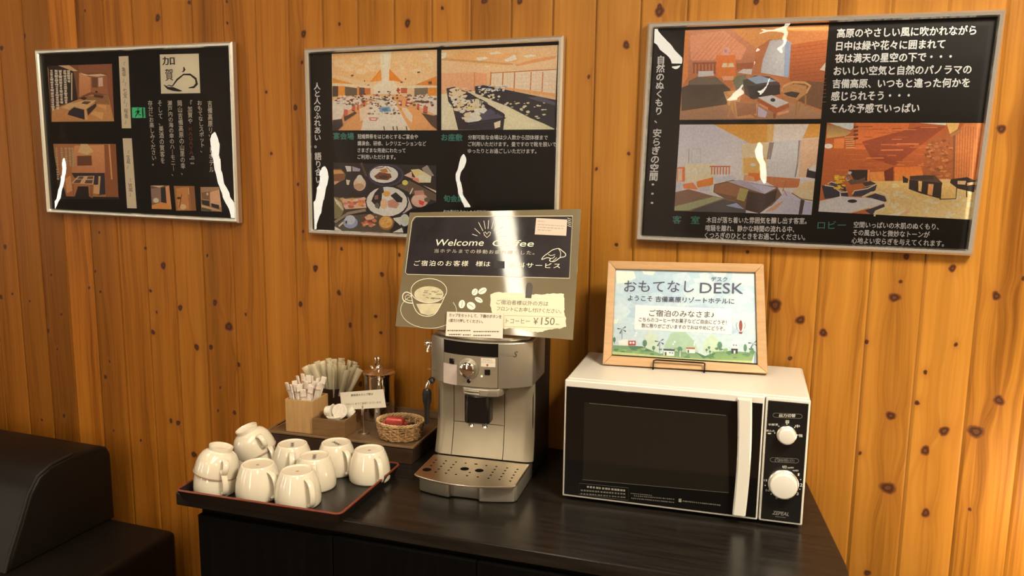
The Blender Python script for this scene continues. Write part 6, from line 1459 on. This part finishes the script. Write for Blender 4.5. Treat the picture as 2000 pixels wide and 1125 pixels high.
# creamer pods
m_pod = mat('white_creamer_cup', (.70, .65, .54), .35); m_foil = mat('printed_foil_lid', (.64, .57, .48), .35, noise=(250., .12))
def pod():
    t = thing('creamer_pod', 'x', 'creamer', group='creamer pods in the low brown box')
    MB().lathe([(0, 0), (.0115, 0), (.0125, .001), (.0150, .016), (.0175, .0168), (.0178, .0180), (0, .0182)], 24).build('pod_cup', m_pod, t)
    MB().lathe([(0, .0183), (.0183, .0183), (.0187, .0187), (.0183, .0191), (0, .0193)], 24).build('foil_lid', m_foil, t)
    return t
p0 = None
pods = [(.34, .36, .054, 88, 8, 'creamer pod lying on its side on top of the pile, left'), (.62, .42, .056, 82, -62, 'creamer pod showing its round end, on top in the middle'), (.80, .62, .050, 40, 200, 'creamer pod with printed lid at the right, under the white card'),
        (.29, .29, .0045, 0, 0, 'creamer pod standing lowest at the front left corner of the brown box'), (.715, .29, .0045, 0, 40, 'creamer pod standing lowest at the front right corner of the brown box'), (.29, .715, .0045, 0, 80, 'creamer pod standing at the back left corner of the brown box'), (.715, .715, .0045, 0, 20, 'creamer pod standing at the back right corner of the brown box'), (.50, .30, .0255, 0, 10, 'upright creamer pod in the second layer, just behind the front wall')]
K0_, KU, KV = Vector((kq[0][0], kq[0][1], 0)), Vector((kq[1][0]-kq[0][0], kq[1][1]-kq[0][1], 0)), Vector((kq[3][0]-kq[0][0], kq[3][1]-kq[0][1], 0))
for i, (a, b_, dz, tl, az, lab) in enumerate(pods):
    q = K0_+KU*a+KV*b_
    T0 = Matrix.Translation((0, 0, -.0105)) if tl > 20 else Matrix.Identity(4)
    M_ = Matrix.Translation((q.x, q.y, CF+dz)) @ Matrix.Rotation(rad(az), 4, 'Z') @ Matrix.Rotation(rad(tl), 4, 'Y') @ Matrix.Scale(1.0, 4) @ T0
    if p0 is None: p0 = pod(); s = p0; s['label'] = lab; s.matrix_basis = M_
    else: s = copy_thing(p0, None, None, lab, M_)
# dark cup with wrapped stirrers
def mat_film():
    M = mat_glaze('thin_clear_film', 1.5, .18, (.98, .97, .94)); nt = M.node_tree
    o = [n for n in nt.nodes if n.type == 'OUTPUT_MATERIAL'][0]; src = o.inputs[0].links[0].from_socket
    d = nt.nodes.new('ShaderNodeBsdfTranslucent'); d.inputs[0].default_value = (.92, .82, .58, 1); f = nt.nodes.new('ShaderNodeBsdfDiffuse'); f.inputs[0].default_value = (.92, .82, .58, 1)
    a = nt.nodes.new('ShaderNodeAddShader'); nt.links.new(d.outputs[0], a.inputs[0]); nt.links.new(f.outputs[0], a.inputs[1])
    x = nt.nodes.new('ShaderNodeMixShader'); x.inputs[0].default_value = .5; nt.links.new(src, x.inputs[1]); nt.links.new(f.outputs[0], x.inputs[2]); nt.links.new(x.outputs[0], o.inputs[0])
    return M
sp = Vector((-1.1385, -.083, 0))
sc_ = thing('stirrer_holder', 'dark brown cup holding wrapped stirrers, behind the creamer box', 'cup', (sp.x, sp.y, CF))
MB().lathe([(0, .0005), (.0285, .0005), (.030, .002), (.034, .076), (.0345, .078), (.0325, .078), (.0285, .004), (0, .004)], 32).build('cup_body', mat('dark_brown_cup', (.040, .018, .012), .35), sc_)
m_strw = mat('pale_wood_stirrer', (.86, .74, .48), .5); MF = mat_film()
def stirrer():
    t = thing('wrapped_stirrer', 'x', 'stirrer', group='wrapped stirrers in the dark cup')
    MB().box((-.0034, -.0009, -.005), (.0034, .0009, .110), bev=.0004).build('stick', m_strw, t)
    vs = []; fs = []; r4 = random.Random(2)
    for i in range(13):
        z = -.004+.134*i/12; w = (.0050+.0035*i/12) if i > 1 else .004
        for j in range(2): vs.append(((-w if j == 0 else w)+r4.uniform(-.0006, .0006), -.0016+r4.uniform(-.0005, .0005), z)); vs.append(((-w if j == 0 else w), .0016+r4.uniform(-.0005, .0005), z))
    for i in range(12):
        a = 4*i; fs += [(a, a+2, a+6, a+4), (a+1, a+5, a+7, a+3), (a, a+4, a+5, a+1), (a+2, a+3, a+7, a+6)]
    MB().add(vs, fs).build('clear_wrapper', MF, t, sharp=180)
    return t
first = None; rr = random.Random(23)
for i in range(26):
    a = 2*math.pi*i*.382+rr.uniform(-.2, .2); r = math.sqrt((i+.5)/26)
    bx, by = .017*r*math.cos(a), .017*r*math.sin(a); lx = .56*r*math.cos(a)+rr.uniform(-.05, .05); ly = .22*r*math.sin(a)+rr.uniform(-.04, .04)
    M_ = Matrix.Translation((sp.x+bx, sp.y+by, CF+.012+rr.uniform(0, .006))) @ Matrix.Rotation(lx, 4, 'Y') @ Matrix.Rotation(-ly, 4, 'X') @ Matrix.Rotation(rr.uniform(-.9, .9), 4, 'Z')
    if first is None: first = stirrer(); s = first; s['label'] = 'clear wrapped pale stirrer fanned out in the dark cup'; s.matrix_basis = M_
    else: s = copy_thing(first, None, None, 'clear wrapped pale stirrer fanned out in the dark cup', M_)
# steel pot with hinged lid
pp = onY(741, 760, -.062)
pt = thing('steel_pot', 'small steel pot with hinged lid and finial, behind the white card', 'pot', (pp.x, pp.y, CF+.0003), rad(-60))
ztop = onY(741, 728, -.062).z-CF
MB().lathe([(0, 0), (.0375, 0), (.0395, .002), (.0395, ztop-.004), (.0415, ztop-.003), (.0420, ztop), (.0400, ztop+.001), (.038, ztop-.002), (.037, .004), (0, .003)], 40).build('pot_body', m_chrome, pt)
MB().lathe([(.0415, ztop+.001), (.0418, ztop+.0025), (.036, ztop+.0055), (.024, ztop+.009), (.012, ztop+.0135), (.0095, ztop+.016), (.009, ztop+.019), (.0045, ztop+.022), (.0033, ztop+.034), (.0050, ztop+.0365), (.0052, ztop+.039), (.003, ztop+.042), (0, ztop+.0445)], 40).build('lid', m_chrome, pt)
MB().tube([(.038, 0, ztop-.012), (.048, 0, ztop-.008), (.058, 0, ztop-.012), (.0615, 0, ztop-.030), (.059, 0, ztop-.055), (.050, 0, ztop-.068), (.039, 0, ztop-.070)], [.005, .0055, .006, .0062, .006, .0055, .005], 12).build('handle', m_chrome, pt)
MB().lathe([(0, -.008), (.005, -.0062), (.008, 0), (.005, .0062), (0, .008)], 16, M=Matrix.Translation((.050, .0, ztop-.004))).build('thumb_ball', m_chrome, pt)
sa = rad(195)
MB().tube([(.028*math.cos(sa), .028*math.sin(sa), ztop+.004), (.033*math.cos(sa), .033*math.sin(sa), ztop+.016), (.031*math.cos(sa), .031*math.sin(sa), ztop+.026)], .0024, 8).lathe([(0, -.0055), (.004, -.004), (.0056, 0), (.004, .004), (0, .0055)], 14, M=Matrix.Translation((.031*math.cos(sa), .031*math.sin(sa), ztop+.030))).lathe([(0, -.0045), (.004, -.003), (.005, 0), (.004, .003), (0, .0045)], 14, M=Matrix.Translation((.022*math.cos(sa+.7), .022*math.sin(sa+.7), ztop+.013))).build('lid_lever', m_chrome, pt)
# card on a clip stand
ch = Vector((-.9947, -.1837, CF))
KP = Plane((ch.x, ch.y-.002, CF+.05), Vector((math.cos(rad(-9)), math.sin(rad(-9)), 0)), (0, .17, 1))
cs_ = thing('card_stand', 'small white card on a thin clip stand in front of the steel pot', 'sign', (ch.x, ch.y, CF), rad(-9))
kq_ = [(664.4, 766.7), (748.9, 760.0), (754.4, 795.6), (667.8, 801.0)]
mb = MB(); KP.slab(mb, kq_, 0, .0008); mb.build('card', m_paperw, cs_, local=False)
mb = MB(); KP.text(mb, '使用済みカップ等は', (685.5, 774.5), (729, 771.5), 4.6, .0011, .03); KP.text(mb, 'フロントまでご返却くださいませ', (675.5, 791.8), (744.5, 787.5), 4.2, .0011, .01); mb.build('lettering', mat('grey_card_print', (.16, .13, .10), .5), cs_, local=False)
c_top = KP.at(708, 796, .0015); c_bot = KP.at(709, 803, .0)
MB().tube([c_top+Vector((0, 0, .006)), c_bot, Vector((ch.x, ch.y, CF+.004)), Vector((ch.x, ch.y, CF+.001))], .0013, 8).build('rod', m_steel, cs_, local=False)
MB().box((-.0035, -.0035, -.010), (.0035, .0045, .006), bev=.001, M=Matrix.Translation(c_bot)).build('clip', m_steel, cs_, local=False)
MB().cyl((ch.x, ch.y), .014, CF+.0003, CF+.0025, 24, bev=.0005).build('foot', m_steel, cs_, local=False)
# woven basket with sweets
bc = onZ(773, 850, CF+.004); bc = Vector((-.8960, -.1800, CF+.0003))
m_wick = mat('woven_willow', (.40, .235, .10), .55, noise=(60., .3)); m_wickl = mat('pale_willow', (.58, .38, .18), .5, noise=(60., .25))
bk = thing('wicker_basket', 'small oval woven basket holding a red wrapped sweet, beside the coffee machine', 'basket', bc, rad(4))
AX, BY, BH = .0580, .0500, .046
def ell(t, z, k=1., amp=0., fr=0, ph=0.):
    s = .80+.20*(z/BH)**.6; rr_ = k*(1+amp*math.sin(fr*t+ph)); return Vector((AX*s*rr_*math.cos(t), BY*s*rr_*math.sin(t), z))
mb = MB()
for r_ in range(7):
    z = .004+.0058*r_
    for w in range(2): mb.tube([ell(2*math.pi*i/96, z+.0018*w+.0012*math.sin(9*2*math.pi*i/96+r_), 1., .045, 18, math.pi*(r_ % 2)+w*.6) for i in range(96)], .0016, 6, closed=True)
mb.build('weave', m_wick, bk)
mb = MB()
for i in range(18):
    t = 2*math.pi*(i+.25)/18; mb.tube([ell(t, .001, .98), ell(t, .02, .985), ell(t, BH-.006, .985)], .0019, 6)
mb.build('stakes', m_wickl, bk)
mb = MB()
for w in range(3): mb.tube([ell(2*math.pi*i/120, BH-.0035+.0028*math.sin(12*2*math.pi*i/120+w*2.1), 1.0+.02*math.cos(12*2*math.pi*i/120+w*2.1)) for i in range(120)], .0019, 6, closed=True)
mb.build('braided_rim', m_wickl, bk)
MB().prism([(ell(2*math.pi*i/40, 0, .97).x, ell(2*math.pi*i/40, 0, .97).y) for i in range(40)], .0004, .0035).build('base', m_wick, bk)
m_candy = mat('red_foil_wrapper', (.62, .10, .085), .25, .3, bump=(160, .8)); m_candy2 = mat('dark_foil_wrapper', (.02, .016, .02), .3, .2, bump=(160, .8))
def candy(name, label, loc, rz, m_, sc):
    t = thing(name, label, 'sweet', loc, rz)
    MB().box((-.016*sc, -.008*sc, 0), (.016*sc, .008*sc, .014*sc), bev=.0035*sc, seg=3).build('wrapped_body', m_, t)
    mb = MB()
    for sgn in (-1, 1):
        x = sgn*.016*sc; vs = [(x, -.003*sc, .004*sc), (x, .003*sc, .004*sc), (x, .003*sc, .007*sc), (x, -.003*sc, .007*sc), (x+sgn*.007*sc, -.008*sc, .002*sc), (x+sgn*.007*sc, .008*sc, .003*sc), (x+sgn*.007*sc, .008*sc, .0055*sc), (x+sgn*.007*sc, -.008*sc, .0045*sc)]
        mb.add(vs, [(0, 1, 5, 4), (1, 2, 6, 5), (2, 3, 7, 6), (3, 0, 4, 7), (4, 5, 6, 7), (3, 2, 1, 0)])
    mb.build('twisted_end', m_, t)
    return t
candy('wrapped_sweet', 'red foil wrapped sweet lying in the woven basket', bc+Vector((-.012, -.002, .0300)), rad(8), m_candy, 1.4)
candy('wrapped_sweet', 'dark wrapped sweet beside the red one in the woven basket', bc+Vector((.024, .004, .026)), rad(65), m_candy2, .8)
candy('wrapped_sweet', 'dark wrapped sweet lying lowest, under the red one in the basket', bc+Vector((-.008, -.002, .0145)), rad(-30), m_candy2, 1.4)
